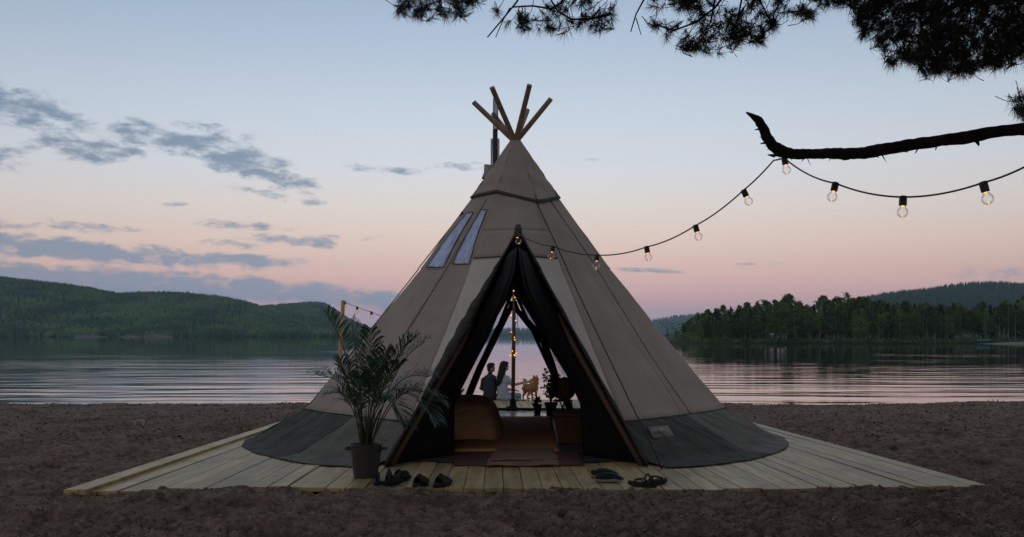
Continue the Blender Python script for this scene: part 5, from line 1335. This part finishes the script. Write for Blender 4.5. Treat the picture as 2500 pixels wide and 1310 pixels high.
# ------------------------------------------------------------------ litter on the sand
def build_litter():
    M['litter'] = pmat('forest_litter', (.018, .013, .010), (.07, .05, .035), scale=30, rough=1)
    rd = random.Random(9); mb = MB(); P = []
    for k in range(26000):
        y = 7.2 + rd.random() ** 1.3 * 20; x = rd.uniform(-.56, .56) * y
        if deck_l(y) - .1 < x < deck_r(y) + .1 and front_y(x) - .05 < y < 23.8: continue
        if rd.random() > (.35 + .65 * (x > 0) * (y < 10) + .3 * (y > 24)): continue
        P.append((x, y))
    Z = sand_h(np.array([p[0] for p in P]), np.array([p[1] for p in P]))
    mb2 = MB()
    for (x, y), z in zip(P, Z):
        tgt = mb2 if rd.random() < .14 else mb
        ch = rd.random() < .55; L = (rd.uniform(.006, .016) if ch else rd.uniform(.012, .045)) * (1.8 if y > 15 else 1) * (2.4 if rd.random() < .04 else 1); a = rd.random() * 6.28; w = (rd.uniform(.004, .010) if ch else rd.uniform(.0012, .0028)) * (2 if y > 15 else 1)
        d = Vector((math.cos(a), math.sin(a), rd.gauss(0, .25))); s = Vector((-d.y, d.x, 0)) * w; c = Vector((x, y, z + .006))
        tgt.add([c - d * L - s, c + s * 1.2 + Vector((0, 0, w * 2)), c + d * L, c - s * 1.2], [(0, 1, 2), (0, 2, 3), (0, 3, 1), (3, 2, 1)])
    o = mb.build('forest_litter', M['litter'], smooth=False); setprops(o, 'bits of bark, needles and twigs strewn over the sand', None, None, 'stuff')
    M['litter_pale'] = pmat('pale_litter', (.20, .15, .12), (.34, .28, .24), scale=30, rough=1)
    o = mb2.build('pale_litter', M['litter_pale'], smooth=False); setprops(o, 'pale chips and straw strewn over the sand', None, None, 'stuff')
    M['stick'] = pmat('pale_stick', (.22, .18, .15), (.30, .25, .21), scale=20, rough=.9)
    for path, r_, lab in (([(2188, 1284), (2200, 1290), (2222, 1299), (2246, 1307)], .009, 'pale bare stick on the sand at the bottom right'),
                          ([(1636, 1235), (1652, 1232), (1668, 1234), (1690, 1240)], .006, 'thin pale stick on the sand in front of the right of the deck')):
        pts = [gnd(x, y, -.05) for x, y in path]
        for p in pts: p.z = sz(p.x, p.y) + .012
        o = MB().tube(pts, [r_, r_ * 1.1, r_, r_ * .5], 7, jit=.1).build('stick', M['stick']); setprops(o, lab, 'stick', 'loose sticks on the sand')
    M['twig_dark'] = pmat('dark_twig', (.03, .022, .016), rough=1)
    for i, (px, h, lab) in enumerate(((540, .16, 'short upright twig on the beach edge left of the tipi'), (300, .10, 'small bent twig on the beach edge nearest the left side'), (2435, .14, 'dark little driftwood tuft on the beach edge at the right'), (690, .10, 'dark driftwood bit on the beach edge beside the tipi'))):
        Y = 26.2 if px < 2000 else 27.5; x = (px - 1250) / F * Y; z = sz(x, Y); b = Vector((x, Y, z - .02)); mb = MB()
        if px in (2435, 690):
            for k in range(9): mb.tube([b + Vector((rd.uniform(-.18, .18), 0, 0)), b + Vector((rd.uniform(-.25, .25), rd.uniform(-.05, .05), rd.uniform(.03, h)))], [.012, .004], 5)
        else: mb.tube([b, b + Vector((.01, 0, h * .6)), b + Vector((-.01 if px == 540 else .12, 0, h))], [.007, .006, .004], 5)
        setprops(mb.build('twig', M['twig_dark']), lab, 'twig', 'twigs on the beach edge')
    M['rope_pale'] = pmat('pale_cord', (.42, .40, .36), rough=.9)
    c = gnd(341, 1033, -.1); c.z = sz(c.x, c.y) + .03
    o = MB().tube([c + Vector((.10 * math.cos(a) * (1 - a * .03), .06 * math.sin(a), .05 * math.sin(a) + .03)) for a in np.linspace(1, 7.5, 26)], .008, 6).build('cord_loop', M['rope_pale']); setprops(o, 'loop of pale cord lying on the sand left of the deck', 'cord')
build_litter()
